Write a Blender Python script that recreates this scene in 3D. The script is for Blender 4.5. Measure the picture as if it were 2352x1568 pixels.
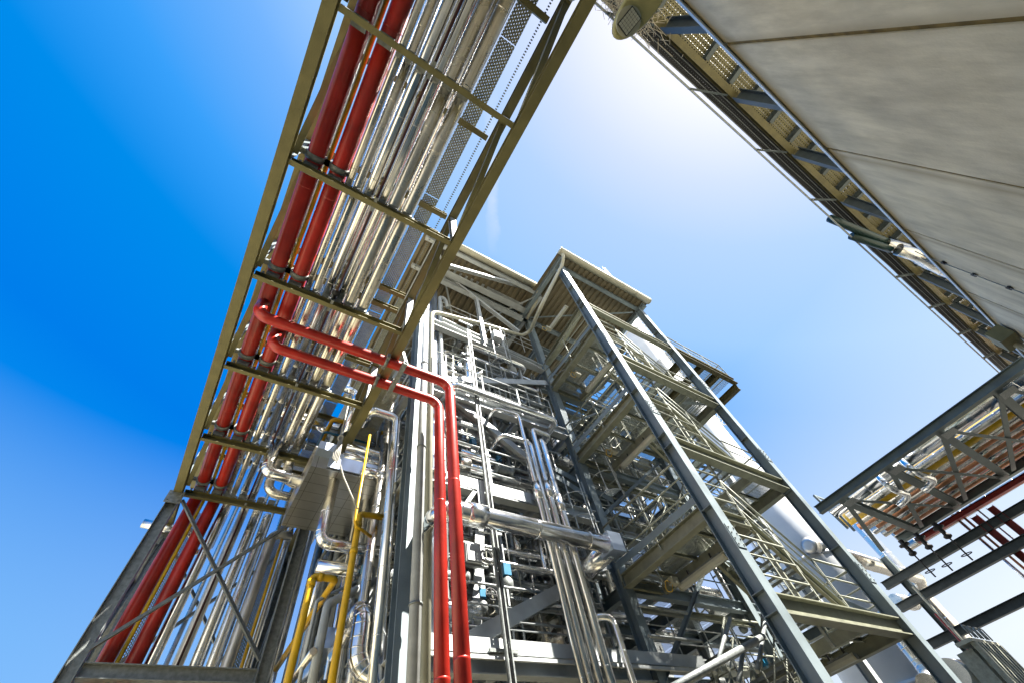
import bpy, math, random
from mathutils import Vector as V, Matrix
random.seed(7)
for o in list(bpy.data.objects): bpy.data.objects.remove(o)
SC = bpy.context.scene
# ------------------------------------------------------------ camera
FPX = 939.83; CX, CY = 1176.0, 784.0
RW = Matrix(((0.8410006675781176, -0.5186134529159511, -0.1541361851991768),
             (-0.3638963006163832, -0.7530345045140938, 0.5481956926216441),
             (-0.40037152687331684, -0.4049433558731493, -0.8220240379717135)))
CAM = V((0, 0, 1.6))
cd = bpy.data.cameras.new('camera'); cam = bpy.data.objects.new('camera', cd); SC.collection.objects.link(cam)
cd.sensor_width = 36.0; cd.lens = 36.0*FPX/2352.0; cd.clip_start = 0.05; cd.clip_end = 5000
cam.matrix_world = Matrix.Translation(CAM) @ RW.transposed().to_4x4()
SC.camera = cam
# ------------------------------------------------------------ light
SUN = V((0.344, -0.459, 0.819)).normalized()
EL = math.asin(SUN.z); AZ = math.atan2(SUN.x, SUN.y)
W = bpy.data.worlds.new('World'); SC.world = W; W.use_nodes = True
wn = W.node_tree.nodes; wl = W.node_tree.links
bg = wn['Background']; bg.inputs[1].default_value = 0.15
sky = wn.new('ShaderNodeTexSky'); sky.sky_type = 'NISHITA'; sky.sun_disc = False
sky.sun_elevation = EL; sky.sun_rotation = AZ; sky.altitude = 0; sky.air_density = 1.5; sky.dust_density = 2.0; sky.ozone_density = 2.0
hs = wn.new('ShaderNodeHueSaturation'); hs.inputs['Saturation'].default_value = 1.7
hs.inputs['Hue'].default_value = 0.512
wl.new(sky.outputs[0], hs.inputs['Color'])
# deep blue away from the sun, pale broad glow around it, whitish low on the sun side (direction based)
EXPO = 2.15; SKYS = .12
def lin(c): return [((x/255+.055)/1.055)**2.4 if x > 10 else x/255/12.92 for x in c]
def wm(op, a, b=None, clamp=False):
    n = wn.new('ShaderNodeMath'); n.operation = op; n.use_clamp = clamp
    for i, x in enumerate((a, b)):
        if x is None: continue
        if isinstance(x, (int, float)): n.inputs[i].default_value = x
        else: wl.new(x, n.inputs[i])
    return n.outputs[0]
wtc = wn.new('ShaderNodeTexCoord')
dt = wn.new('ShaderNodeVectorMath'); dt.operation = 'DOT_PRODUCT'; dt.inputs[1].default_value = SUN; wl.new(wtc.outputs['Generated'], dt.inputs[0])
sz = wn.new('ShaderNodeSeparateXYZ'); wl.new(wtc.outputs['Generated'], sz.inputs[0])
cr = wn.new('ShaderNodeValToRGB'); el = cr.color_ramp.elements
stops = [(-.2, (8, 156, 240)), (.14, (0, 122, 230)), (.38, (0, 138, 231)), (.5, (58, 160, 247)), (.64, (118, 181, 250)), (.74, (164, 206, 252)), (.86, (180, 211, 251)), (.92, (204, 220, 251)), (.965, (228, 233, 251)), (1, (255, 255, 252))]
while len(el) < len(stops): el.new(.5)
for e, (p_, c_) in zip(el, stops): e.position = (p_+.2)/1.2; e.color = (*lin(c_), 1)
wl.new(wm('DIVIDE', wm('ADD', dt.outputs['Value'], .2), 1.2), cr.inputs[0])
h0 = wm('SUBTRACT', 1.3, wm('MULTIPLY', sz.outputs[2], 2.1), True)
hf = wm('ADD', wm('MULTIPLY', wm('ADD', dt.outputs['Value'], .16), .95), .42, True)
mixh = wn.new('ShaderNodeMixRGB'); mixh.inputs[2].default_value = (*lin((246, 250, 255)), 1)
wl.new(wm('MULTIPLY', h0, hf, True), mixh.inputs[0]); wl.new(cr.outputs[0], mixh.inputs[1])
# faint wisp of high cloud
def wv(px):
    d_ = RW.transposed() @ V(((px[0]-CX)/FPX, -(px[1]-CY)/FPX, -1)); return V((d_.x/d_.z, d_.y/d_.z, 0))
dvz = wn.new('ShaderNodeVectorMath'); dvz.operation = 'SCALE'; wl.new(wtc.outputs['Generated'], dvz.inputs[0]); wl.new(wm('DIVIDE', 1, wm('MAXIMUM', sz.outputs[2], .05)), dvz.inputs['Scale'])
A_, B_ = wv((1125, 200)), wv((1135, 590)); ax_ = (B_-A_).normalized(); nrm = V((-ax_.y, ax_.x, 0))
def dotc(v_, off):
    n = wn.new('ShaderNodeVectorMath'); n.operation = 'DOT_PRODUCT'; n.inputs[1].default_value = v_; wl.new(dvz.outputs[0], n.inputs[0]); return wm('SUBTRACT', n.outputs['Value'], off)
nzw = wn.new('ShaderNodeTexNoise'); nzw.inputs['Scale'].default_value = 22; nzw.inputs['Detail'].default_value = 6; wl.new(dvz.outputs[0], nzw.inputs['Vector'])
across = wm('DIVIDE', wm('ADD', dotc(nrm, nrm.dot(A_)), wm('MULTIPLY', wm('SUBTRACT', nzw.outputs['Fac'], .5), .03)), .016)
along = wm('DIVIDE', dotc(ax_, ax_.dot((A_+B_)/2)), (B_-A_).length*.5)
wis = wm('MULTIPLY', wm('SUBTRACT', 1, wm('MULTIPLY', across, across), True), wm('SUBTRACT', 1, wm('MULTIPLY', along, along), True), True)
wis = wm('MULTIPLY', wis, wm('MULTIPLY', nzw.outputs['Fac'], .75), True)
mixw = wn.new('ShaderNodeMixRGB'); mixw.inputs[2].default_value = (*lin((240, 245, 255)), 1); wl.new(wis, mixw.inputs[0]); wl.new(mixh.outputs[0], mixw.inputs[1])
gain = wn.new('ShaderNodeVectorMath'); gain.operation = 'SCALE'; gain.inputs['Scale'].default_value = 1/(SKYS*2**EXPO); wl.new(mixw.outputs[0], gain.inputs[0])
fin = wn.new('ShaderNodeMixRGB'); fin.inputs[0].default_value = .95; wl.new(hs.outputs[0], fin.inputs[1]); wl.new(gain.outputs[0], fin.inputs[2])
wl.new(fin.outputs[0], bg.inputs[0]); bg.inputs[1].default_value = SKYS
sl = bpy.data.lights.new('sun', 'SUN'); sl.energy = 5.0; sl.angle = math.radians(0.5); sl.color = (1, 0.955, 0.88)
so = bpy.data.objects.new('sun', sl); SC.collection.objects.link(so)
so.rotation_euler = SUN.to_track_quat('Z', 'Y').to_euler(); so.location = (0, 0, 60)
SC.view_settings.view_transform = 'Standard'; SC.view_settings.look = 'None'; SC.view_settings.gamma = 1
SC.view_settings.use_curve_mapping = False
SC.view_settings.exposure = EXPO
SC.render.engine = 'CYCLES'
cy = SC.cycles; cy.max_bounces = 7; cy.diffuse_bounces = 1; cy.glossy_bounces = 4; cy.transparent_max_bounces = 16
cy.caustics_reflective = False; cy.caustics_refractive = False; cy.sample_clamp_indirect = 6
# ------------------------------------------------------------ pixel rays of the photograph (2352 x 1568)
def ray(u, v): return RW.transposed() @ V(((u-CX)/FPX, -(v-CY)/FPX, -1))
def at(p, v=None, **k):
    u, v = (p, v) if v is not None else p
    d = ray(u, v); a, val = list(k.items())[0]; i = 'xyz'.index(a)
    return CAM + d*((val-CAM[i])/d[i])
def z1(x,y): return (631.6+.2686*x,.2686*y)
def z6(x,y): return (976.1+.2686*x,516.8+.2686*y)
def z5(x,y): return (689+.3043*x,1091+.3043*y)
def z4(x,y): return (114.8+.3043*x,1091+.3043*y)
def zA(x,y): return (976.2+.2197*x,861.3+.2197*y)
def zB(x,y): return (1263.3+.2311*x,1205.9+.2311*y)
def zC(x,y): return (1263.3+.2197*x,861.3+.2197*y)
def zD(x,y): return (1205.9+.2197*x,574.2+.2197*y)
def z7(x,y): return (1320.7+.293*x,.293*y)
def z8(x,y): return (1837.5+.293*x,402+.293*y)
def zE(x,y): return (1665.3+.3043*x,1091+.3043*y)
def zF(x,y): return (1837.5+.2563*x,803.9+.2563*y)
def zG(x,y): return (516.8+.2686*x,402+.2686*y)
def zH(x,y): return (402+.2686*x,746.5+.2686*y)
# ------------------------------------------------------------ mesh builder
def frame(d, up=(0, 0, 1)):
    d = V(d).normalized(); up = V(up)
    if abs(d.dot(up.normalized())) > .999: up = V((0, 1, 0)) if abs(d.y) < .9 else V((1, 0, 0))
    s = d.cross(up).normalized(); u = s.cross(d).normalized()
    return d, s, u
class MB:
    def __init__(s): s.v = []; s.f = []; s.sm = []; s.uv = {}
    def poly(s, pts, faces, smooth=False):
        b = len(s.v); s.v += [V(p) for p in pts]
        for f in faces: s.f.append([i+b for i in f]); s.sm.append(smooth)
    def ext(s, prof, p0, p1, up=(0, 0, 1), off=(0, 0)):
        """extrude 2-D profile (side, up) from p0 to p1"""
        p0 = V(p0); p1 = V(p1); d, sd, u = frame(p1-p0, up); n = len(prof)
        pts = [p + sd*(a+off[0]) + u*(b+off[1]) for p in (p0, p1) for a, b in prof]
        fs = [[i, (i+1) % n, n+(i+1) % n, n+i] for i in range(n)]
        fs += [list(range(n))[::-1], list(range(n, 2*n))]
        s.poly(pts, fs); return s
    def bar(s, p0, p1, w, h, up=(0, 0, 1), off=(0, 0)):
        w /= 2; h /= 2
        return s.ext([(-w, -h), (w, -h), (w, h), (-w, h)], p0, p1, up, off)
    def ibeam(s, p0, p1, h, b, up=(0, 0, 1), t=None, off=(0, 0)):
        t = t or max(.012, h*.07); w = t*.7/2; b /= 2; h /= 2
        pr = [(-b, -h), (b, -h), (b, -h+t), (w, -h+t), (w, h-t), (b, h-t), (b, h), (-b, h), (-b, h-t), (-w, h-t), (-w, -h+t), (-b, -h+t)]
        return s.ext(pr, p0, p1, up, off)
    def chan(s, p0, p1, h, b, up=(0, 0, 1), t=.008, off=(0, 0)):
        b /= 2; h /= 2
        pr = [(-b, -h), (b, -h), (b, -h+t), (-b+t, -h+t), (-b+t, h-t), (b, h-t), (b, h), (-b, h)]
        return s.ext(pr, p0, p1, up, off)
    def ang(s, p0, p1, w, h, up=(0, 0, 1), t=.008, off=(0, 0)):
        return s.ext([(0, 0), (w, 0), (w, t), (t, t), (t, h), (0, h)], p0, p1, up, off)
    def box(s, c, x, y, z, R=None):
        c = V(c); R = R or Matrix.Identity(3)
        pts = [c + R @ V((a*x/2, b*y/2, d*z/2)) for d in (-1, 1) for a, b in ((-1, -1), (1, -1), (1, 1), (-1, 1))]
        s.poly(pts, [[3, 2, 1, 0], [4, 5, 6, 7], [0, 1, 5, 4], [1, 2, 6, 5], [2, 3, 7, 6], [3, 0, 4, 7]]); return s
    def loft(s, path, rad, n=14, cap=True, smooth=True):
        """path: points, rad: radii; parallel transport"""
        m = len(path); b = len(s.v); d0 = (path[1]-path[0]).normalized(); _, sd, u = frame(d0)
        prev = d0
        for i, p in enumerate(path):
            if i == 0: t = d0
            elif i == m-1: t = (path[i]-path[i-1])
            else: t = (path[i+1]-path[i-1])
            if t.length < 1e-7: t = prev.copy()
            t.normalize()
            q = prev.rotation_difference(t); sd = q @ sd; u = q @ u; prev = t
            for k in range(n):
                a = 2*math.pi*k/n; s.v.append(p + (sd*math.cos(a)+u*math.sin(a))*rad[i])
        for i in range(m-1):
            for k in range(n):
                k2 = (k+1) % n
                s.f.append([b+i*n+k, b+i*n+k2, b+(i+1)*n+k2, b+(i+1)*n+k]); s.sm.append(smooth)
        if cap:
            s.f.append([b+k for k in range(n)][::-1]); s.sm.append(False)
            s.f.append([b+(m-1)*n+k for k in range(n)]); s.sm.append(False)
        return s
    def tube(s, pts, r, n=14, bend=None, seam=0, mitre=5):
        """pipe through pts with rounded corners; seam>0 adds cladding joint beads every seam metres"""
        pts = [V(p) for p in pts]; bend = bend if bend is not None else 2.6*r
        path = [pts[0]]; beads = []
        for i in range(1, len(pts)-1):
            a, b, c = pts[i-1], pts[i], pts[i+1]
            d1 = (b-a).normalized(); d2 = (c-b).normalized()
            th = d1.angle(d2, 0)
            if th < .02: path.append(b); continue
            L = min(bend*math.tan(th/2), (b-a).length*.49, (c-b).length*.49); R = L/math.tan(th/2)
            m = (d2-d1).normalized(); cen = b + m*(R/math.cos(th/2)); ax = d1.cross(d2).normalized()
            st = b-d1*L
            k = max(2, int(mitre*th/1.57+.5))
            for j in range(k+1):
                q = Matrix.Rotation(th*j/k, 3, ax); pp = cen + q @ (st-cen)
                path.append(pp)
                if seam: beads.append((pp, q @ d1))
        path.append(pts[-1])
        cl = [path[0]]
        for p in path[1:]:
            if (p-cl[-1]).length > 1e-4: cl.append(p)
        s.loft(cl, [r]*len(cl), n)
        if seam:
            for i in range(len(pts)-1):
                d = pts[i+1]-pts[i]; L = d.length; k = int(L/seam); d.normalize()
                for j in range(1, k+1):
                    q = (j-.45)*L/max(k, 1)
                    if q > bend and L-q > bend: beads.append((pts[i]+d*q, d))
            w = max(.006, r*.07)
            for p, d in beads: s.loft([p-d*w, p-d*w*.4, p+d*w*.4, p+d*w], [r*1.004, r*1.045, r*1.045, r*1.004], n, cap=False)
        return s
    def cyl(s, p0, p1, r, r1=None, n=16, smooth=True): return s.loft([V(p0), V(p1)], [r, r if r1 is None else r1], n, True, smooth)
    def lathe(s, p0, axis, prof, n=20):
        axis = V(axis).normalized(); p0 = V(p0)
        return s.loft([p0+axis*h for h, r in prof], [max(r, 1e-4) for h, r in prof], n) if all(prof[i+1][0] > prof[i][0] for i in range(len(prof)-1)) else s._lat(p0, axis, prof, n)
    def _lat(s, p0, axis, prof, n):
        _, sd, u = frame(axis); b = len(s.v)
        for h, r in prof:
            for k in range(n):
                a = 2*math.pi*k/n; s.v.append(p0+axis*h+(sd*math.cos(a)+u*math.sin(a))*r)
        for i in range(len(prof)-1):
            for k in range(n):
                s.f.append([b+i*n+k, b+i*n+(k+1) % n, b+(i+1)*n+(k+1) % n, b+(i+1)*n+k]); s.sm.append(True)
        return s
    def ring(s, c, axis, R, r, n=20, m=6):
        d, sd, u = frame(axis); c = V(c); b = len(s.v)
        for k in range(n):
            a = 2*math.pi*k/n; e = sd*math.cos(a)+u*math.sin(a)
            for j in range(m):
                t = 2*math.pi*j/m; s.v.append(c+e*(R+r*math.cos(t))+d*r*math.sin(t))
        for k in range(n):
            for j in range(m):
                s.f.append([b+k*m+j, b+k*m+(j+1) % m, b+((k+1) % n)*m+(j+1) % m, b+((k+1) % n)*m+j]); s.sm.append(True)
        return s
    def sheet(s, o, a, b, thick=0):
        """rectangle o, o+a, o+a+b, o+b with uv in metres"""
        o, a, b = V(o), V(a), V(b); base = len(s.v)
        s.v += [o, o+a, o+a+b, o+b]; s.f.append([base, base+1, base+2, base+3]); s.sm.append(False)
        s.uv[len(s.f)-1] = [(0, 0), (a.length, 0), (a.length, b.length), (0, b.length)]
        return s
    def sph(s, c, r, n=12, sz=1):
        c = V(c); m = n//2
        return s.loft([c+V((0, 0, -r*sz*math.cos(math.pi*i/m))) for i in range(m+1)], [max(1e-4, r*math.sin(math.pi*i/m)) for i in range(m+1)], n, False)
    def build(s, name, mat, parent=None, **kw):
        me = bpy.data.meshes.new(name)
        lo = V((min(p.x for p in s.v), min(p.y for p in s.v), min(p.z for p in s.v)))
        hi = V((max(p.x for p in s.v), max(p.y for p in s.v), max(p.z for p in s.v)))
        c = V(((lo.x+hi.x)/2, (lo.y+hi.y)/2, lo.z))
        me.from_pydata([p-c for p in s.v], [], s.f)
        me.polygons.foreach_set('use_smooth', s.sm)
        if s.uv:
            ul = me.uv_layers.new(name='uv')
            for fi, co in s.uv.items():
                for li, q in zip(me.polygons[fi].loop_indices, co): ul.data[li].uv = q
        me.materials.append(M[mat] if isinstance(mat, str) else mat); me.update()
        o = bpy.data.objects.new(name, me); SC.collection.objects.link(o)
        if parent is not None:
            o.parent = parent; o.location = c-wl_(parent)
        else: o.location = c
        for k, val in kw.items(): o[{'cat': 'category'}.get(k, k)] = val
        return o
def wl_(o):
    p = V((0, 0, 0))
    while o is not None: p += V(o.location); o = o.parent
    return p
def T(name, label, cat, loc=(0, 0, 0), group=None):
    o = bpy.data.objects.new(name, None); o.empty_display_size = .2; SC.collection.objects.link(o); o.location = loc
    o['label'] = label; o['category'] = cat
    if group: o['group'] = group
    return o
def solo(name, mb, mat, label, cat, group=None):
    o = mb.build(name, mat); o['label'] = label; o['category'] = cat
    if group: o['group'] = group
    return o
def kids_last(o): return [c for c in bpy.data.objects if c.parent == o and c.name.startswith('column')][-1]
def kids(o): return [c for c in bpy.data.objects if c.parent == o]
def clone(o, loc, rz=0, label=None, group=None):
    ch = [(c, kids(c)) for c in kids(o)]
    r = o.copy(); SC.collection.objects.link(r); r.location = loc; r.rotation_euler = (0, 0, rz)
    if label: r['label'] = label
    if group: r['group'] = group
    for c, gs in ch:
        d = c.copy(); SC.collection.objects.link(d); d.parent = r
        for g in gs:
            e = g.copy(); SC.collection.objects.link(e); e.parent = d
    return r
def P(name, pts, r, mat, label, cat='pipe', seam=.9, group=None, bend=None, n=14, clamps=()):
    """one pipe; clamps: list of (point, axis) bands as parts"""
    m = MB().tube(pts, r, n=n, seam=seam if mat in ('alu', 'alu2') else 0, bend=bend)
    if mat in ('red', 'yellow') and r > .04:
        for a, b in zip(pts, pts[1:]):
            a, b = V(a), V(b); L = (b-a).length; d = (b-a).normalized()
            for j in range(1, int(L/2.6)+1): c = a+d*(j*2.6-.9); m.loft([c-d*.012, c-d*.004, c+d*.004, c+d*.012], [r, r*1.02, r*1.02, r], n, False)
    o = solo(name, m, mat, label, cat, group)
    for p, ax in clamps:
        p = V(p); ax = V(ax).normalized(); c = MB()
        c.loft([p-ax*.03, p+ax*.03], [r*1.1, r*1.1], n)
        _, sd, u = frame(ax); c.box(p+sd*(r*1.1+.02), .05, .05, .05); c.box(p-sd*(r*1.1+.02), .05, .05, .05)
        c.build('clamp', 'galv', o)
    return o
# ------------------------------------------------------------ materials
M = {}
def mat(name, col, rough=.5, metal=0, var=.12, scale=8, bump=0, bscale=30, spec=.5, var2=None, coat=0, coords='Object'):
    m = bpy.data.materials.new(name); m.use_nodes = True; nt = m.node_tree; N = nt.nodes; L = nt.links
    b = N['Principled BSDF']; b.inputs['Roughness'].default_value = rough; b.inputs['Metallic'].default_value = metal
    b.inputs['Specular IOR Level'].default_value = spec
    if coat: b.inputs['Coat Weight'].default_value = coat; b.inputs['Coat Roughness'].default_value = .1
    tc = N.new('ShaderNodeTexCoord'); geo = N.new('ShaderNodeNewGeometry')
    nz = N.new('ShaderNodeTexNoise'); nz.inputs['Scale'].default_value = scale; nz.inputs['Detail'].default_value = 5
    L.new(geo.outputs['Position'], nz.inputs['Vector'])
    rp = N.new('ShaderNodeValToRGB'); c = V(col)
    c0 = [max(0, x*(1-var*1.6)) for x in c]; c1 = [min(1, x*(1+var)) for x in c]
    if var2: c0 = var2
    rp.color_ramp.elements[0].position = .32; rp.color_ramp.elements[1].position = .68
    rp.color_ramp.elements[0].color = (*c0, 1); rp.color_ramp.elements[1].color = (*c1, 1)
    L.new(nz.outputs['Fac'], rp.inputs[0]); L.new(rp.outputs[0], b.inputs['Base Color'])
    mr = N.new('ShaderNodeMapRange'); mr.inputs[3].default_value = max(.03, rough*(.55 if metal > .9 else .8)); mr.inputs[4].default_value = min(1, rough*(1.9 if metal > .9 else 1.25))
    L.new(nz.outputs['Fac'], mr.inputs[0]); L.new(mr.outputs[0], b.inputs['Roughness'])
    if bump:
        n2 = N.new('ShaderNodeTexNoise'); n2.inputs['Scale'].default_value = bscale; n2.inputs['Detail'].default_value = 3
        L.new(geo.outputs['Position'], n2.inputs['Vector'])
        bp = N.new('ShaderNodeBump'); bp.inputs['Strength'].default_value = bump; bp.inputs['Distance'].default_value = .02
        L.new(n2.outputs['Fac'], bp.inputs['Height']); L.new(bp.outputs[0], b.inputs['Normal'])
    M[name] = m; return m
def math_(N, L, op, a, b=None, c=None):
    n = N.new('ShaderNodeMath'); n.operation = op
    for i, x in enumerate((a, b, c)):
        if x is None: continue
        if isinstance(x, (int, float)): n.inputs[i].default_value = x
        else: L.new(x, n.inputs[i])
    return n.outputs[0]
def holes(name, base, pu, pv, fu, fv, stagger, invert=False):
    """sheet with real see-through openings, laid out in metres of its uv: pitch pu x pv, opening share fu x fv"""
    m = M[base].copy(); m.name = name; nt = m.node_tree; N = nt.nodes; L = nt.links
    b = N['Principled BSDF']; out = N['Material Output']
    uv = N.new('ShaderNodeUVMap'); sx = N.new('ShaderNodeSeparateXYZ'); L.new(uv.outputs[0], sx.inputs[0])
    vv = math_(N, L, 'DIVIDE', sx.outputs[1], pv); uu = math_(N, L, 'DIVIDE', sx.outputs[0], pu)
    if stagger:
        row = math_(N, L, 'FLOOR', vv); par = math_(N, L, 'MODULO', row, 2); uu = math_(N, L, 'ADD', uu, math_(N, L, 'MULTIPLY', par, .5))
    a = math_(N, L, 'LESS_THAN', math_(N, L, 'FRACT', uu), fu); c = math_(N, L, 'LESS_THAN', math_(N, L, 'FRACT', vv), fv)
    h = math_(N, L, 'MULTIPLY', a, c)
    tr = N.new('ShaderNodeBsdfTransparent'); mx = N.new('ShaderNodeMixShader')
    L.new(h, mx.inputs[0]); L.new(b.outputs[0], mx.inputs[1]); L.new(tr.outputs[0], mx.inputs[2]); L.new(mx.outputs[0], out.inputs[0])
    M[name] = m
mat('galv', (.25, .27, .26), .5, .35, .18, 14, .15, 60)
mat('galvtray', (.34, .35, .28), .55, .25, .15, 10, .2, 50)
mat('galvrack', (.2, .18, .078), .55, .25, .13, 3, .2, 50)  # yellow cast of light off the ground put into the steel colour
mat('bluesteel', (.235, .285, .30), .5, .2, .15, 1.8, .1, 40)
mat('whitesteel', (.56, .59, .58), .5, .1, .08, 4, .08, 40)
mat('alu', (.84, .84, .83), .16, 1, .04, 3, .03, 4)
mat('alu2', (.72, .69, .63), .22, 1, .08, 3, .05, 5)
mat('red', (.46, .022, .011), .36, 0, .2, 2.2, .05, 20, coat=.15)
mat('yellow', (.85, .5, .012), .4, 0, .08, 6, .05, 30)
mat('green', (.004, .022, .016), .35, 0, .1, 4, .03, 20)
mat('bluepaint', (.02, .17, .3), .4, 0, .1, 6)
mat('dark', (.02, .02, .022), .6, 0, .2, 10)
mat('darkred', (.05, .012, .01), .5, 0, .2, 10)
mat('cream', (.5, .48, .36), .5, 0, .07, 5, .05, 20)
mat('pvc', (.40, .41, .39), .5, 0, .1, 6, .1, 30)
mat('roofsheet', (.21, .175, .105), .6, 0, .12, 2, 0)
mat('lampglass', (.55, .55, .47), .35, 0, .05, 5)
mat('whitepaint', (.8, .82, .82), .45, 0, .04, 1, .02, 5)
mat('nest', (.45, .4, .3), .9, 0, .3, 30)
mat('rope', (.55, .53, .46), .9, 0, .15, 60, .3, 150)
mat('ground', (.38, .35, .27), .95, 0, .1, .03, .4, 12, var2=(.2, .19, .16))
mat('concrete', (.78, .71, .54), .85, 0, .1, 1.2, .2, 25)
holes('perf', 'galvtray', .06, .036, .34, .28, True)
holes('perfw', 'whitesteel', .05, .03, .58, .42, True)
holes('perfdark', 'dark', .08, .05, .35, .3, True)
holes('rung', 'galv', .05, .2, .5, .6, False)
holes('grating', 'galv', .033, .1, .52, .93, False)
# streaks and stains on the concrete, fixed to the wall
m = M['concrete']; N = m.node_tree.nodes; L = m.node_tree.links; b = N['Principled BSDF']
src = b.inputs['Base Color'].links[0].from_socket
geo = N.new('ShaderNodeNewGeometry'); mp = N.new('ShaderNodeMapping'); L.new(geo.outputs['Position'], mp.inputs[0]); mp.inputs['Scale'].default_value = (1.3, 1, .35)
mp.inputs['Rotation'].default_value = (0, math.radians(28), 0)
n1 = N.new('ShaderNodeTexNoise'); n1.inputs['Scale'].default_value = 2.2; n1.inputs['Detail'].default_value = 8; n1.inputs['Roughness'].default_value = .7; L.new(mp.outputs[0], n1.inputs['Vector'])
r1 = N.new('ShaderNodeValToRGB'); r1.color_ramp.elements[0].position = .35; r1.color_ramp.elements[0].color = (.62, .6, .55, 1); r1.color_ramp.elements[1].position = .62; r1.color_ramp.elements[1].color = (1, 1, 1, 1)
L.new(n1.outputs['Fac'], r1.inputs[0])
mx = N.new('ShaderNodeMixRGB'); mx.blend_type = 'MULTIPLY'; mx.inputs[0].default_value = .6; L.new(src, mx.inputs[1]); L.new(r1.outputs[0], mx.inputs[2])
n3 = N.new('ShaderNodeTexNoise'); n3.inputs['Scale'].default_value = 9; n3.inputs['Detail'].default_value = 4
mp3 = N.new('ShaderNodeMapping'); L.new(geo.outputs['Position'], mp3.inputs[0]); mp3.inputs['Scale'].default_value = (.35, 1, 1.2); L.new(mp3.outputs[0], n3.inputs['Vector'])
r3 = N.new('ShaderNodeValToRGB'); r3.color_ramp.elements[0].position = .73; r3.color_ramp.elements[0].color = (0, 0, 0, 1); r3.color_ramp.elements[1].position = .76; r3.color_ramp.elements[1].color = (1, 1, 1, 1)
L.new(n3.outputs['Fac'], r3.inputs[0])
mx2 = N.new('ShaderNodeMixRGB'); mx2.inputs[2].default_value = (.16, .12, .06, 1); L.new(r3.outputs[0], mx2.inputs[0]); L.new(mx.outputs[0], mx2.inputs[1])
sp = N.new('ShaderNodeSeparateXYZ'); L.new(geo.outputs['Position'], sp.inputs[0])
top = math_(N, L, 'SUBTRACT', sp.outputs[2], math_(N, L, 'SUBTRACT', 9.75, math_(N, L, 'MULTIPLY', n1.outputs['Fac'], .55))); top = math_(N, L, 'MULTIPLY', math_(N, L, 'MAXIMUM', top, 0), 2.2)
jn = math_(N, L, 'ABSOLUTE', math_(N, L, 'SUBTRACT', math_(N, L, 'FRACT', math_(N, L, 'DIVIDE', math_(N, L, 'SUBTRACT', sp.outputs[0], 4.15-1.8), 3.6)), .5)); jn = math_(N, L, 'MAXIMUM', math_(N, L, 'SUBTRACT', 1, math_(N, L, 'DIVIDE', jn, math_(N, L, 'MULTIPLY', n1.outputs['Fac'], .1))), 0)
dirt = math_(N, L, 'MINIMUM', math_(N, L, 'ADD', top, math_(N, L, 'MULTIPLY', jn, .5)), .75)
mx4 = N.new('ShaderNodeMixRGB'); mx4.inputs[2].default_value = (.30, .22, .09, 1); L.new(dirt, mx4.inputs[0]); L.new(mx2.outputs[0], mx4.inputs[1]); L.new(mx4.outputs[0], b.inputs['Base Color'])
mat('seal', (.2, .14, .04), .9, 0, .3, 5)
mat('coping', (.55, .58, .6), .4, .5, .08, 3)
mat('galvyel', (.105, .09, .034), .55, .2, .15, 5, .15, 30)
mat('traygold', (.14, .125, .06), .55, .2, .15, 5, .15, 30)
holes('perfyel', 'traygold', .09, .06, .42, .36, True)
holes('rungblue', 'bluesteel', .09, .2, .6, .6, False)
mat('copper', (.55, .26, .14), .35, .8, .15, 3, .1, 8)
mat('redsteel', (.28, .015, .012), .5, 0, .15, 6, .08, 30)
mat('gratsteel', (.33, .36, .34), .5, .3, .15, 20, .1, 60)
holes('gratdense', 'gratsteel', .033, .1, .3, .92, False)
mat('alublue', (.66, .76, .92), .3, .9, .04, 3, .06, 5)  # blue of the reflected sky put into the base colour
mat('orange', (.7, .12, .02), .5)
mat('alutile', (.55, .54, .5), .3, .9, .06, 3, .1, 5)
m = M['alutile']; N = m.node_tree.nodes; L = m.node_tree.links; b = N['Principled BSDF']; src = b.inputs['Base Color'].links[0].from_socket
g_ = N.new('ShaderNodeNewGeometry'); bk = N.new('ShaderNodeTexBrick'); bk.offset = 0; L.new(g_.outputs['Position'], bk.inputs['Vector'])
bk.inputs['Scale'].default_value = 1; bk.inputs['Brick Width'].default_value = .45; bk.inputs['Row Height'].default_value = .3; bk.inputs['Mortar Size'].default_value = .006
bk.inputs['Color1'].default_value = bk.inputs['Color2'].default_value = (1, 1, 1, 1); bk.inputs['Mortar'].default_value = (.4, .38, .33, 1)
mx = N.new('ShaderNodeMixRGB'); mx.blend_type = 'MULTIPLY'; mx.inputs[0].default_value = 1; L.new(src, mx.inputs[1]); L.new(bk.outputs[0], mx.inputs[2]); L.new(mx.outputs[0], b.inputs['Base Color'])
mat('lampbody', (.42, .38, .17), .45, 0, .1, 8, .05, 30)
mat('towerbeam', (.27, .275, .20), .5, .15, .12, 6, .1, 40)  # olive tint of the ground bounce mixed into the base colour
mat('bridgesteel', (.11, .14, .135), .5, .2, .15, 2, .1, 30)
mat('darksteel', (.06, .075, .077), .5, .2, .15, 5, .1, 30)
mat('bounce_cut', (.075, .073, .066), .9, 0, .2, .6, .3, 40)
mat('bounce_sheet', (.43, .375, .24), .9, 0, .1, .5, .3, 20)
mat('alu3', (.62, .61, .58), .36, 1, .1, 3, .05, 5)
R0 = random.Random(5)
# ------------------------------------------------------------ ground
g = MB(); g.sheet((-600, -600, 0), (1200, 0, 0), (0, 1200, 0)); go = g.build('ground', 'ground'); go['kind'] = 'structure'
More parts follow.
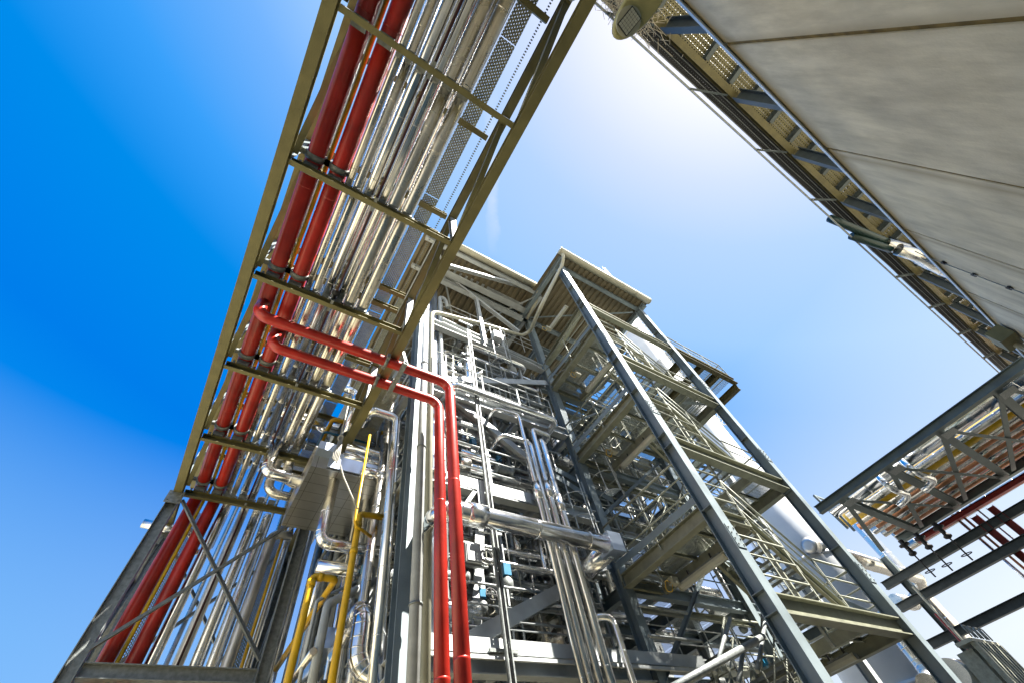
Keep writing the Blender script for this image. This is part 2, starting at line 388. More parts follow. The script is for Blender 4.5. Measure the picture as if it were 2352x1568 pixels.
# ------------------------------------------------------------ tall concrete panel wall (right of the camera)
WY = -3.0
wall = T('concrete_wall', 'tall pale concrete panel wall with brown stained vertical joints', 'wall', (8, WY, 0))
jx = [4.19+3.6*k for k in range(-3, 8)]
jx[4] = 7.48+.05; jx[5] = 11.12; jx[6] = 14.72
prevx = None
for i in range(len(jx)-1):
    a, b = jx[i]+.045, jx[i+1]-.045
    m = MB(); m.ext([(0, 0), (.3, 0), (.3, .29), (.28, .3), (0, .3)], (a, WY, 0), (a, WY, 9.9), (0, -1, 0)) if False else None
    m = MB(); m.box(((a+b)/2, WY-.15, 4.95), b-a, .3, 9.9); m.build('panel', 'concrete', wall)
    m = MB(); m.box((b+.045, WY-.155, 4.94), .09, .27, 9.88); m.build('joint_seal', 'seal', wall)
m = MB(); m.bar((jx[0], WY-.14, 9.93), (jx[-1], WY-.14, 9.93), .38, .06)
m.bar((jx[0], WY+.045, 9.9), (jx[-1], WY+.045, 9.9), .02, .1); m.build('coping', 'coping', wall)
hp = at(z8(1530, 1230), y=-2.75)
t = T('rainwater_hopper', 'dirty metal rainwater hopper and downpipe fixed to the wall top', 'hopper', (hp.x+.3, -2.8, 8.6))
m = MB(); m.box((hp.x+.3, -2.75, 9.45), .8, .4, .45); m.build('hopper_box', 'galvrack', t)
m = MB(); m.tube([(hp.x+.5, -2.78, 9.25), (hp.x+.6, -2.8, 8.6), (hp.x+.6, -2.8, 0)], .09); m.build('downpipe', 'cream', t)
# lightning conductor wire with clips on the wall
w0 = at(z8(985, 640), y=WY+.04); w1 = at((2352, 675), y=WY+.04)
t = T('lightning_conductor', 'thin wire with dark clips running down the concrete wall', 'cable', w0)
d = (w1-w0); m = MB(); m.tube([w0+V((-.1, 0, .25)), w0, w1, w1+d], .012, n=6); m.build('wire', 'galv', t)
for q in (z8(1130, 690), z8(1370, 785), z8(1647, 888)):
    c = at(q, y=WY+.03); m = MB(); m.box(c, .1, .05, .05, Matrix.Rotation(.4, 3, 'Y')); m.box(c+V((.03, 0, .03)), .03, .06, .1); m.build('clip', 'dark', t)
# ------------------------------------------------------------ cable gallery on posts behind the wall top
gy = -3.6
gal = T('cable_gallery', 'long steel gallery on posts with perforated trays above the concrete wall', 'gallery', (8, gy, 0))
gx0, gx1 = -2, 31
m = MB().ibeam((gx0, gy-.1, 13.7), (gx1, gy-.1, 13.7), .24, .17); m.build('chord', 'galvyel', gal)
m = MB().ibeam((gx0, -5.6, 13.75), (gx1, -5.6, 13.75), .3, .28); m.build('chord', 'galvyel', gal)
nx = [7.0+2.85*k for k in range(-2, 9)]
for i, x in enumerate(nx):
    MB().ibeam((x+.25, gy-.14, 13.55), (x+.75, gy-.14, 8.0), .26, .24, (0, 1, 0)).build('post', 'darksteel', gal)
    MB().chan((x-.02, gy+.02, 13.62), (x-1.3, -3.0, 13.14), .09, .05, (0, 0, 1)).build('tray_arm', 'darksteel', gal)
    for dx in (-.1, .75, 1.75):
        MB().ibeam((x+dx, gy-.25, 13.75), (x+dx, -5.45, 13.75), .2, .12).build('crossbeam', 'darksteel', gal)
MB().chan((gx0, -3.0, 13.14), (gx1, -3.0, 13.14), .05, .045).build('outer_rail', 'galv', gal)
def tray(name, o, a, b, lip, matn, parent=None, liptype='galv', **kw):
    """perforated tray: bottom sheet plus two upstanding lips"""
    o, a, b = V(o), V(a), V(b); n = a.cross(b).normalized()*lip
    m = MB(); m.sheet(o, a, b); m.sheet(o, a, n); m.sheet(o+b, a, n)
    return m.build(name, matn, parent, **kw)
tg = T('cable_tray', 'wide pale perforated cable tray lying on the gallery crossbeams', 'cable tray', (8, -4.3, 13.9))
for k in range(11): tray('tray_section', (gx0+3*k, -4.75, 13.9), (2.985, 0, 0), (0, .98, 0), .08, 'perfyel', tg)
for k in range(7): MB().tube([(gx0, -4.66+.12*k, 13.96), (gx1, -4.66+.12*k, 13.96)], .05, n=6).build('cable', 'dark', tg)
for k, (y, w_, z, lb) in enumerate(((-3.9, .54, 14.0, 'dark cable tray on the outer side of the gallery, lower one'), (-4.1, .62, 14.45, 'dark cable tray on the outer side of the gallery, upper one'))):
    t = T('cable_tray', lb, 'cable tray', (8, y, z))
    tray('tray_section', (gx0, y, z), (gx1-gx0, 0, 0), (0, w_, 0), .07, 'perfdark', t)
    for q in range(9):
        pts = [V((gx0+j*1.4, y+.04+q*.065+R0.uniform(-.012, .012), z+(.03 if q % 2 else -.03)+R0.uniform(-.01, .015))) for j in range(24)]
        MB().tube(pts, .012, n=6, bend=.02).build('cable', 'dark' if q % 2 else 'galv', t)
# green and silver pipes crossing the gallery
c0 = at(z8(280, 360), z=13.3); c1 = at(z8(660, 520), z=13.1)
m = MB().tube([c0+V((-.0, 0, .25)), c0+V((.03, 0, -.02)), c1, c1+(c1-c0)*.3], .13, n=16, bend=.2)
solo('vent_pipe', m, 'green', 'dark green pipe with open upturned end poking out of the gallery', 'pipe')
c0 = at(z8(400, 480), z=13.2); c1 = at(z8(640, 560), z=12.9)
m = MB().tube([c0, c1, c1+(c1-c0)*.3], .12, n=16); solo('vent_pipe', m, 'green', 'lower dark green pipe with capped end beside the open one', 'pipe')
c0 = at(z8(670, 540), z=13.0); c1 = at(z8(860, 600), z=12.7); c2 = at(z8(1010, 700), z=12.3)
for k in (0, 1):
    o_ = V((0.1*k, 0, -.42*k)); m = MB().tube([c0+o_, c1+o_, c2+o_, c2+o_+V((.6, -.3, -1.5))], .2, n=18, bend=.9, seam=.5, mitre=6)
    solo('duct', m, 'alu2', ('upper', 'lower')[k]+' segmented silver bend disappearing behind the concrete wall', 'duct')

g = MB(); g.sheet((-25, -2.95, .004), (33.95, 0, 0), (0, 8.7, 0)); g.sheet((-25, 5.78, .004), (27, 0, 0), (0, 12, 0)); go = g.build('bounce_sheet', 'bounce_sheet'); go['kind'] = 'structure'  # unseen pale sheet added to bounce warm light onto wall and rack
g = MB(); g.sheet((9.0, -2.9, .004), (120, 0, 0), (0, 8.7, 0)); g.sheet((16.3, 5.85, .004), (110, 0, 0), (0, 90, 0)); go = g.build('bounce_cut_sheet', 'bounce_cut'); go['kind'] = 'structure'  # unseen dark sheets added to cut ground bounce under bridge and tower
g = MB(); g.sheet((2.2, 5.9, .004), (14, 0, 0), (0, 8.2, 0)); go = g.build('darkening_floor', 'dark'); go['kind'] = 'structure'  # unseen dark floor added to deepen the darkness inside the plant
# ------------------------------------------------------------ overhead pipe rack
RX = 1.42; RZ = 8.6; RT = 10.12
ys = [-4.1, -2.02, .05, 2.16, 4.22, 6.30, 8.38, 10.34]
rack = T('pipe_rack', 'long overhead galvanized truss rack carrying red and silver pipes', 'pipe rack', (0, 10.35, 0))
for s in (-1, 1):
    MB().ibeam((s*RX, -7, RZ), (s*RX, 12.2, RZ), .2, .165).build('chord', 'galvrack', rack)
    MB().ibeam((s*RX, -7, RT), (s*RX, 12.2, RT), .18, .15).build('chord', 'galvrack', rack)
for i, y in enumerate(ys):
    MB().chan((-RX+.1, y, RZ+.0), (RX-.1, y, RZ+.0), .14, .085).build('crossbeam', 'galvrack', rack)
    for s in (-1, 1):
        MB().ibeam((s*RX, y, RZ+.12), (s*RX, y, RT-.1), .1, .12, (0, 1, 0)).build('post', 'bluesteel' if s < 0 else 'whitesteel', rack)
        if i < len(ys)-1:
            MB().ang((s*(RX-.05), y+.1, RT-.12), (s*(RX-.05), ys[i+1]-.1, RZ+.12), .1, .1).build('diagonal', 'galvrack', rack)
    for dy in (0, .42):
        MB().chan((-RX+.1, y+dy+.02, RT), (RX-.12, y+dy+.02, RT), .12, .1).build('upper_crossbeam', 'galvrack', rack)
for y in (10.35, 12.0):
    for s in (-1, 1):
        lg = MB().ibeam((s*RX, y, .02), (s*RX, y, RZ-.12), .22, .22, (1, 0, 0)).build('leg', 'galv', rack)
        MB().box((s*RX, y, .012), .4, .4, .02).build('base_plate', 'galv', lg)
        MB().box((s*RX-.0, y-.13, RZ-.22), .3, .015, .3).build('gusset', 'galv', lg)
        for bx in (-.1, .1):
            for bz_ in (-.3, -.16): MB().cyl((s*RX+bx, y-.155, RZ+bz_), (s*RX+bx, y-.135, RZ+bz_), .016, n=6).build('bolt', 'galv', lg)
    MB().ibeam((-RX+.12, y, 5.2), (RX-.12, y, 5.2), .22, .18).build('tie_beam', 'galv', rack)
    MB().ang((-RX+.12, y-.06, 8.36), (RX-.15, y-.06, 5.42), .08, .08).build('brace', 'galv', rack)
    MB().ang((-RX+.12, y-.16, 5.42), (RX-.15, y-.16, 8.36), .08, .08).build('brace', 'galv', rack)
for s in (-1, 1):
    MB().ang((s*RX, 10.5, 8.3), (s*RX, 11.9, 5.4), .08, .08).build('brace', 'galv', rack)
    MB().ang((s*RX, 10.5, 5.4), (s*RX, 11.9, 8.3), .08, .08, off=(.03, .1)).build('brace', 'galv', rack)
    MB().ibeam((s*RX, 10.47, 5.2), (s*RX, 11.88, 5.2), .16, .14).build('tie_beam', 'galv', rack)
def rack_pipe(x, z, r, mt, label, y0=-7, end=None, n=14, shoes=True, name='pipe', cat='pipe', group=None, seam=1.0, extra=None):
    pts = [V((x, y0, z))] + (extra or [V((x, 10.35, z))])
    o = P(name, pts, r, mt, label, cat, seam=seam, n=n, group=group)
    if shoes:
        for y in ys:
            if y > pts[-1].y+.2 and len(pts) == 2: continue
            zb = RZ+.085 if z < RT-.3 else RT+.065
            b = MB(); b.box((x, y+.02, (zb+z-r)/2+.01), r*1.5, .16, max(.02, z-r-zb-.0))
            for q in (-1, 1): b.box((x+q*r*1.1, y-.02, zb+.02), .035, .05, .06)
            b.build('pipe_shoe', 'galv', o)
            if mt == 'red' and y > 1:
                c = MB(); c.loft([V((x, y-.2, z)), V((x, y-.1, z))], [r*1.14, r*1.14], 18); c.box((x-r-.05, y-.15, z-.02), .1, .09, .05); c.box((x+r+.05, y-.15, z-.02), .1, .09, .05)
                c.build('clamp', 'galv', o)
    return o
zr = 8.92
R1 = rack_pipe(-1.07, zr, .132, 'red', 'outer of the two big red mains along the left edge of the rack', n=22, extra=[V((-1.07, 10.68, zr)), V((-1.08, 10.68, 0))])
R2 = rack_pipe(-.71, zr, .132, 'red', 'inner of the two big red mains, next to the silver pipes', n=22, extra=[V((-.69, 10.68, zr)), V((-.64, 10.72, 0))])
# red branches crossing to the plant and dropping
def redbranch(x0, y, zc, xd, lab):
    m = MB().tube([(x0, y, zr-.06), (x0, y, zc), (xd, y, zc), (xd, y, 0)], .098, n=22, bend=.25, mitre=10)
    for a_, b_, c_ in ((x0+.5, y, zc), (x0+2.1, y, zc), (xd-.3, y, zc)): m.loft([V((a_-.012, b_, c_)), V((a_-.004, b_, c_)), V((a_+.004, b_, c_)), V((a_+.012, b_, c_))], [.098, .101, .101, .098], 22, False)
    for c_ in (zc-.26, 5.9, 3.5, 1): m.loft([V((xd, y, c_-.012)), V((xd, y, c_-.004)), V((xd, y, c_+.004)), V((xd, y, c_+.012))], [.098, .101, .101, .098], 22, False)
    o = solo('pipe', m, 'red', lab, 'pipe')
    for xx in (1.28, 1.62):
        c = MB(); c.loft([V((xx-.03, y, zc)), V((xx+.03, y, zc))], [.113, .113], 18); c.box((xx, y-.13, zc), .06, .06, .12); c.box((xx, y+.13, zc), .06, .06, .12); c.build('clamp', 'galv', o)
    return o
redbranch(-1.07, 4.83, 8.38, 2.66, 'red branch pipe nearer the camera, crossing the rack and dropping on the right')
redbranch(-.71, 5.37, 8.38, 2.68, 'red branch pipe crossing behind the nearer one and dropping on the left')
br = T('pipe_support', 'short galvanized bracket holding both red branch pipes beside the rack', 'bracket', (1.47, 5.4, 8.3))
MB().chan((1.6, 4.6, 8.24), (1.6, 5.7, 8.24), .08, .08).build('arm', 'galv', br)
MB().ang((1.6, 4.62, 8.24), (1.5, 4.62, 8.6), .06, .06).build('stay', 'galv', br)
# lower tier silver pipes
lab = {0: 'narrow coppery silver pipe right beside the inner red main', 1: 'slim tan reflecting silver pipe, second right of the red mains',
       2: 'broad bright silver pipe left of the dark cable on the rack', 3: 'silver pipe just right of the dark cable on the rack',
       4: 'wide brownish silver pipe, second from the perforated tray', 5: 'wide brownish silver pipe nearest the perforated tray'}
low = [(-.50, 8.84, .055), (-.36, 8.84, .06), (-.17, 8.88, .09), (.06, 8.86, .07), (.25, 8.9, .1), (.50, 8.9, .105)]
for k, (x, z, r) in enumerate(low):
    if k in (4, 5):
        rack_pipe(x, z, r, 'alu2', lab[k], extra=[V((x, 8.9+.5*(k == 4), z)), V((x+.02, 8.9+.5*(k == 4), z-.55)), V((1.5, 8.9+.5*(k == 4), z-.55))])
    elif k == 1: rack_pipe(x, z, r, 'alu2', lab[k], extra=[V((x, 11.3, z)), V((x, 11.3, 7.95)), V((x-.35, 11.3, 7.8))])
    else:
        rack_pipe(x, z, r, 'alu' if k != 0 else 'alu2', lab[k], extra=[V((x, 10.62, z))])
up = [(-1.12, .06), (-.78, .08), (-.42, .12), (-.12, .1), (.2, .12), (.47, .07)]
ul = ['leftmost of the upper silver pipes, glimpsed between the red mains', 'silver pipe of the upper level above the inner red main', 'thick silver pipe of the upper level seen through the gap right of the red mains',
      'silver upper pipe above the dark cable', 'thick upper silver pipe right of the dark cable', 'thin upper silver pipe next to the perforated tray']
for k, (x, r) in enumerate(up):
    rack_pipe(x, RT+.08+r, r, 'alu', ul[k], extra=[V((x, 11.9, RT+.08+r))] if k < 2 else [V((x, 11.2, RT+.08+r))], shoes=True, seam=1.1)
m = MB().tube([(-.03, -7, 8.78), (-.03, 4.1, 8.76), (-.02, 10.4, 8.74), (.0, 10.5, 8.2), (.0, 10.5, 0)], .022, n=8, bend=.1)
o = solo('cable', m, 'darkred', 'thin dark cable running along the middle of the rack', 'cable')
for y in ys:
    MB().box((-.03, y, 8.55), .05, .24, .02).build('cable_clip', 'galv', o)
m = MB().lathe((-.03, 4.0, 8.76), (0, 1, 0), [(0, .02), (.01, .06), (.05, .07), (.09, .06), (.1, .03), (.2, .035), (.22, .02)], 12); m.build('gland', 'dark', o)
P('pipe', [(-.9, -7, 9.05), (-.9, 10.62, 9.05), (-.9, 10.62, 0)], .035, 'yellow', 'thin yellow gas pipe running between the two red mains', n=12)
# perforated tray along the right of the upper tier, turning down at the legs
tr = T('cable_tray', 'wide perforated cable tray along the right side of the rack', 'cable tray', (.9, 5, 10.3))
for k in range(6): tray('tray_section', (.74, -7+3*k, 10.28), (0, 2.985, 0), (.3, 0, 0), -.08, 'perf', tr)
tr = T('cable_tray', 'upright perforated tray rising between the two red mains at the rack legs', 'cable tray', (-.86, 10.95, 0))
tray('tray_section', (-.95, 10.98, 0), (0, 0, 8.6), (.17, 0, 0), .05, 'perfw', tr)
tr = T('cable_tray', 'upright perforated tray near the right leg of the rack', 'cable tray', (1.0, 11.0, 0))
tray('tray_section', (.9, 11.2, 0), (0, 0, 10.0), (.17, 0, 0), .05, 'perf', tr)
for x, z, lb in ((-.86, 10.3, 'narrow slotted channel between the red mains on the upper rack level'), (1.24, 10.45, 'narrow slotted channel outside the perforated tray on the rack')):
    solo('slotted_channel', MB().sheet((x, -7, z), (0, 15, 0), (.035, 0, 0)).sheet((x, -7, z), (0, 15, 0), (0, 0, .035)), 'rung', lb, 'channel')
vert = [(-.42, .105, 10.82, 'alu', 'upright silver pipe right beside the inner red main at the rack legs'),
        (.0, .095, 10.95, 'alu3', 'upright silver pipe in the middle between the rack legs'), (.28, .1, 10.95, 'alu', 'third upright silver pipe from the red mains between the rack legs'),
        (.55, .095, 10.95, 'alu', 'upright silver pipe left of the thick one between the rack legs'), (.81, .11, 10.85, 'alu3', 'thick upright silver pipe beside the upright perforated tray'),
        (1.2, .085, 11.1, 'alu', 'upright silver pipe just inside the right rack leg'), (1.66, .11, 10.9, 'alu', 'upright silver pipe just outside the right rack leg')]
for x, r, y, mt, lb in vert: P('pipe', [(x, y, 0), (x, y, 8.3), (x+.45, y, 8.32)] if .7 < x < 1 else [(x, y, 0), (x, y, 8.85), (x, y-.5 if x < .5 else y+.7, 8.87)], r, mt, lb, seam=1.2, bend=.18, n=18)
for k, (x, y) in enumerate(((-.2, 11.9), (.42, 12.1), (.7, 11.8), (1.0, 12.2))): P('pipe', [(x, y, 0), (x, y, 10.6)], .05, 'alu2', 'slim upright pipe in the second row behind the rack legs', seam=1.4, group='slim upright pipes behind the rack legs', n=10)
P('pipe', [(1.08, 10.9, 5.3), (1.06, 10.9, 9.2)], .035, 'yellow', 'thin yellow pipe standing between silver ones near the right rack leg', n=10)
dk = MB(); dk.tube([at(z4(700, 360), y=11.5), at(z4(1100, 440), y=11.5)], .1, n=16, seam=.5); solo('pipe', dk, 'alu', 'short silver pipe poking out left of the rack leg', 'pipe')
# ------------------------------------------------------------ open process building: frame
K = 1.098
YF = 6.15; YT = 3.44
XC, XA, XB = 7.38, 7.12, 11.55
def bp(p, y=5.6, **k):
    """pixel to a point on a plane parallel to the building front"""
    return at(p, **(k or {'y': y*K}))
def zk(z): return 1.6+K*(z-1.6)
ZR = 16.6
bd = T('process_building', 'tall open steel process building packed with pipes under a ribbed roof', 'building', (8, 9, 0))
def col(x, y, z1=ZR, m='whitesteel', w=.24, n='column'): return MB().ibeam((x, y, 0), (x, y, z1), w, w, (0, 1, 0)).build(n, m, bd)
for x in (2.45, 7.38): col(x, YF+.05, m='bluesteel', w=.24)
for x in (2.45, 7.38, 11.6, 15.6):
    for y in (7.9, 10.6, 13.4): col(x, y, 16.4)
col(15.6, 6.15, 13.6)
lev = [4.02, 7.12, 9.9, 13.1]
for z in lev:
    for y in (YF+.05, 10.6, 13.4):
        MB().ibeam((2.6, y, z-.02), (7.23, y, z-.02), .3, .2).build('beam', 'whitesteel', bd)
    for x in (2.45, 4.0, 5.6, 7.38):
        MB().ibeam((x, YF+.25, z-.03), (x, 13.25, z-.03), .22, .15).build('beam', 'whitesteel', bd)
for z in (5.5, 8.8, 11.9, 14.6):
    for x in (7.42, 9.5, 11.6, 13.6, 15.6):
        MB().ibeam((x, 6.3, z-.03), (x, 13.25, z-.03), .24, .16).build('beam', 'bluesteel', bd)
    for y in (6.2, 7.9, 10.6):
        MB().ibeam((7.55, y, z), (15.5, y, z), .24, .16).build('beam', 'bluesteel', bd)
# floor gratings
def grate(x0, x1, y0, y1, z, nm='floor_grating'):
    m = MB(); m.sheet((x0, y0, z), (x1-x0, 0, 0), (0, y1-y0, 0)); return m.build(nm, 'grating', bd)
for z in lev:
    xs = [2.6, 4.0, 5.6, 7.3]
    for i in range(3):
        for y0, y1 in ((6.4, 8.2), (8.3, 10.5), (10.7, 13.2)):
            if (i+int(z)+int(y0)) % 5 != 1: grate(xs[i], xs[i+1]-.04, y0, y1, z+.14)
for z in (5.66, 8.96, 12.05, 14.75):
    xs = [7.5, 9.5, 11.6, 13.6, 15.5]
    for i in range(4):
        for y0, y1 in ((6.3, 7.8), (8.0, 10.5), (10.7, 13.2)):
            if (i*2+int(z)+int(y0)) % 7 != 2 and not (z > 14 and i < 2): grate(xs[i], xs[i+1]-.04, y0, y1, z+.02)
# front face braces, from the photograph
def fb(a, b, w, h, y=5.75, m='whitesteel', kind='brace', up=(0, 1, 0)):
    return MB().ibeam(bp(a, y), bp(b, y), w, h, up).build(kind, m, bd)
fb(zA(330, 290), zA(1120, 930), .2, .2)
fb(zA(1120, 930), zA(1750, 1330), .2, .18, m='bluesteel')
fb(z5(1180, 1310), z5(1960, 880), .26, .24)
fb(z6(150, 1330), z6(1030, 1360), .2, .22)
fb(z6(205, 350), z6(960, 565), .14, .12, 4.6); fb(z6(180, 395), z6(880, 735), .36, .26, 5.3, kind='beam', up=(0, 0, 1))
fb(z6(130, 470), z6(830, 805), .22, .18, 5.55, kind='beam', up=(0, 0, 1)); fb(z6(100, 370), z6(800, 915), .14, .12, 5.5)
fb(z6(440, 640), z6(510, 1000), .12, .12, 5.5, kind='post')
fb(z6(140, 830), z6(950, 1205), .28, .2, 5.62, kind='beam', up=(0, 0, 1))
fb(zC(40, 1000), zC(640, 1330), .2, .18, 5.9, 'bluesteel'); fb(zB(330, 480), zB(560, 400), .2, .2, 5.8)
fb(z5(1320, 1000), z5(1340, 440), .2, .2, 5.9, kind='post'); fb(z5(1460, 400), z5(1480, 1060), .2, .2, 6.1, kind='post')
fb(zA(590, 1400), zA(560, 1130), .12, .16, 5.5, kind='post'); fb(zA(430, 1340), zA(560, 1150), .08, .08, 5.5)
# toe plates / white fascia bands along the floors
for a, b, h in ((zA(220, 1020), zA(1150, 1290), .16), (zA(370, 1100), zA(1120, 1340), .1)):
    p, q = bp(a, 5.45), bp(b, 5.45); p.z = q.z = (p.z+q.z)/2
    MB().bar(p, q, .012, h).build('toe_plate', 'whitesteel', bd)
p, q = bp(z5(940, 1340), 5.5), bp(zB(1570, 1440), 5.5); p.z = q.z = 4.18
MB().bar(p, q, .015, .2).build('toe_plate', 'whitesteel', bd)
MB().bar(V(p)+V((0, -.02, -.16)), V(q)+V((0, -.02, -.16)), .05, .05).build('edge_angle', 'whitesteel', bd)
# roof
def ribroof(x0, x1, y0, y1, z, slope=0):
    m = MB(); n = int((x1-x0)/.25)
    pr = []
    for i in range(n):
        x = x0+(x1-x0)*i/n; w = (x1-x0)/n
        pr += [(x, 0), (x+w*.5, 0), (x+w*.6, .055), (x+w*.9, .055)]
    pr += [(x1, 0)]; b = len(pr)
    pts = [V((x, y, z+h+(y-y0)*slope)) for y in (y0, y1) for x, h in pr]
    pts += [p+V((0, 0, .012)) for p in pts]
    f = [[i, i+1, b+i+1, b+i] for i in range(b-1)] + [[2*b+i, 3*b+i, 3*b+i+1, 2*b+i+1] for i in range(b-1)]
    m.poly(pts, f); return m
ribroof(1.9, 7.3, 4.86, 13.9, 16.95).build('roof_sheet', 'roofsheet', bd)
for y in (4.95, 6.2, 8.3, 10.6, 13.4): MB().ibeam((2.0, y, 16.82), (7.25, y, 16.82), .2, .14).build('rafter', 'whitesteel', bd)
for x in (2.4, 7.2): MB().ibeam((x, 4.9, 16.6), (x, 13.5, 16.6), .22, .16).build('rafter', 'whitesteel', bd)
for a, b in (((2.5, 5.0), (4.9, 8.2)), ((4.9, 8.2), (7.1, 5.0)), ((2.5, 10.5), (4.9, 8.4)), ((4.9, 8.4), (7.1, 10.5))):
    MB().ang((*a, 16.6), (*b, 16.6), .07, .07).build('roof_brace', 'whitesteel', bd)
def gutter(p0, p1, parent, r=.1, nm='gutter'):
    p0, p1 = V(p0), V(p1); d, sd, u = frame(p1-p0); m = MB(); k = 9; b = 0
    out = [(-r*math.cos(math.pi*i/k), -r*math.sin(math.pi*i/k)) for i in range(k+1)]
    inn = [(x*.9, y*.9+.002) for x, y in out][::-1]
    m.ext(out+inn, p0, p1)
    for i in range(len(m.f)-2): m.sm[i] = i < k
    L = (p1-p0).length; n = int(L/.8)
    for i in range(n+1):
        c = p0+d*(.04+i*(L-.08)/n); m.ext([(x*1.06, y*1.06) for x, y in out]+[(x*.98, y*.98) for x, y in out][::-1], c-d*.012, c+d*.012)
    m.box(p0+d*.004+V((0, 0, -r*.5)), .01, r*1.3, r*.6); m.box(p1-d*.004+V((0, 0, -r*.5)), .01, r*1.3, r*.6)
    return m.build(nm, 'cream', parent)
gutter((2.0, 4.74, 17.0), (7.15, 4.74, 17.0), bd, .14)
dp = MB().tube([(7.0, 4.74, 16.9), (7.0, 4.74, 16.72), (7.15, 5.2, 16.5), (7.15, 6.0, 16.3)], .06, bend=.15, n=12); dp.build('downpipe', 'cream', bd)
# ------------------------------------------------------------ stair tower
tw = T('stair_tower', 'open steel stair tower with grating flights and small ribbed roof', 'stair tower', (9.3, 4.8, 0))
for x, y, m_ in ((XA, YT, 'bluesteel'), (XB, YT, 'bluesteel')):
    MB().ibeam((x, y, 0), (x, y, 16.45), .26, .26, (0, 1, 0)).build('column', m_, tw)
    for z in (14.6, 13.55, 13.25, 10.45, 10.1, 7.3, 6.98, 4.05, 3.75, 11.8, 8.8, 5.5): MB().box((x, y, z), .245, .23, .012).build('stiffener', m_, kids_last(tw))
for x in (XA, XB):
    for z in (4.9, 8.1, 11.2, 14.0):
        sp_ = MB().box((x, YT-.138, z), .22, .014, .42).build('splice_plate', 'bluesteel', [c for c in kids(tw) if c.name.startswith('column')][0 if x == XA else -1])
        b_ = MB()
        for i in (-.07, .07):
            for j in (-.15, -.05, .05, .15): b_.cyl((x+i, YT-.163, z+j), (x+i, YT-.143, z+j), .014, n=6)
        b_.build('bolts', 'galv', [c for c in kids(tw) if c.name.startswith('column')][0 if x == XA else -1])
MB().ibeam((XB, YF, 0), (XB, YF, 16.4), .24, .24, (0, 1, 0)).build('column', 'bluesteel', tw)
Lz = [5.66, 8.96, 12.0]; Rz = [4.05, 7.3, 10.45]
for z in Lz:
    MB().ibeam((XA+.05, YT+.14, z-.14), (XA+.14, YF-.12, z-.14), .26, .2).build('landing_beam', 'towerbeam', tw)
    MB().chan((XA+1.35, YT+.14, z-.14), (XA+1.35, YF-.1, z-.14), .2, .09).build('landing_beam', 'towerbeam', tw)
    for y in (YT+.1, YF-.06): MB().chan((XA+.14, y, z-.12), (XA+1.3, y, z-.12), .2, .08).build('landing_beam', 'towerbeam', tw)
    MB().sheet((XA+.18, YT+.12, z+.01), (1.2, 0, 0), (0, YF-YT-.2, 0)).build('landing_grating', 'gratdense', tw)
    MB().bar((XA-.02, YT+.14, z+.14), (XA-.02, YF-.14, z+.14), .01, .14).build('toe_plate', 'bluesteel', tw)
for z in Rz:
    MB().ibeam((XB, YT+.14, z-.14), (XB, YF-.14, z-.14), .26, .2).build('landing_beam', 'towerbeam', tw)
    MB().chan((XB-1.35, YT+.14, z-.14), (XB-1.35, YF-.1, z-.14), .2, .09).build('landing_beam', 'towerbeam', tw)
    MB().ibeam((XA+.14, YT, z-.16), (XB-.14, YT, z-.16), .3, .2).build('face_beam', 'towerbeam', tw)
    MB().chan((XB-1.3, YF-.06, z-.12), (XB-.12, YF-.06, z-.12), .2, .08).build('landing_beam', 'towerbeam', tw)
    MB().sheet((XB-1.38, YT+.12, z+.01), (1.32, 0, 0), (0, YF-YT-.2, 0)).build('landing_grating', 'gratdense', tw)
MB().ibeam((XA+.14, YT, 13.4), (XB-.14, YT, 13.4), .26, .18).build('face_beam', 'towerbeam', tw)
MB().ibeam((XA+.05, YT+.14, 13.3), (XC, YF-.14, 13.3), .22, .2).build('landing_beam', 'towerbeam', tw)
def flight(xa, za, xb, zb, y0, y1):
    """stair flight from (xa,za) to (xb,zb) between y0 and y1"""
    for y in (y0, y1):
        s = 1 if xb > xa else -1
        MB().chan((xa, y, za-.06), (xb, y, zb-.06), .24, .07).build('stringer', 'towerbeam', tw)
    n = max(6, int(abs(za-zb)/.2)); m = MB()
    for i in range(1, n):
        t = i/n; m.sheet((xa+(xb-xa)*t-.14, y0+.03, za+(zb-za)*t+.02), (.28, 0, 0), (0, y1-y0-.06, 0))
    m.build('treads', 'gratdense', tw)
    n2 = MB()
    for i in range(1, n):
        t = i/n; x = xa+(xb-xa)*t; z = za+(zb-za)*t
        n2.box((x+.14, (y0+y1)/2, z), .012, y1-y0-.06, .05); n2.box((x-.14, (y0+y1)/2, z), .012, y1-y0-.06, .05)
    n2.build('tread_nosing', 'galv', tw)
def rail(pts, parent, h=1.05, step=1.1, m='galvtray', r=.024, mid=2, name='handrail'):
    pts = [V(p) for p in pts]; b = MB(); up = V((0, 0, 1))
    for k in range(mid+1 if mid else 1):
        hh = h*(1-k/(mid+1)) if mid else h
        b.tube([p+up*hh for p in pts], r if k == 0 else r*.7, n=6, bend=.05)
    for i in range(len(pts)-1):
        L = (pts[i+1]-pts[i]).length; n = max(1, round(L/step))
        for j in range(n+(1 if i == len(pts)-2 else 0)):
            p = pts[i].lerp(pts[i+1], j/n); b.bar(p-up*.15, p+up*h, .035, .012, (1, 0, 0) if abs((pts[i+1]-pts[i]).x) < .1 else (0, 1, 0))
    return b.build(name, m, parent)
ym = (YT+YF)/2
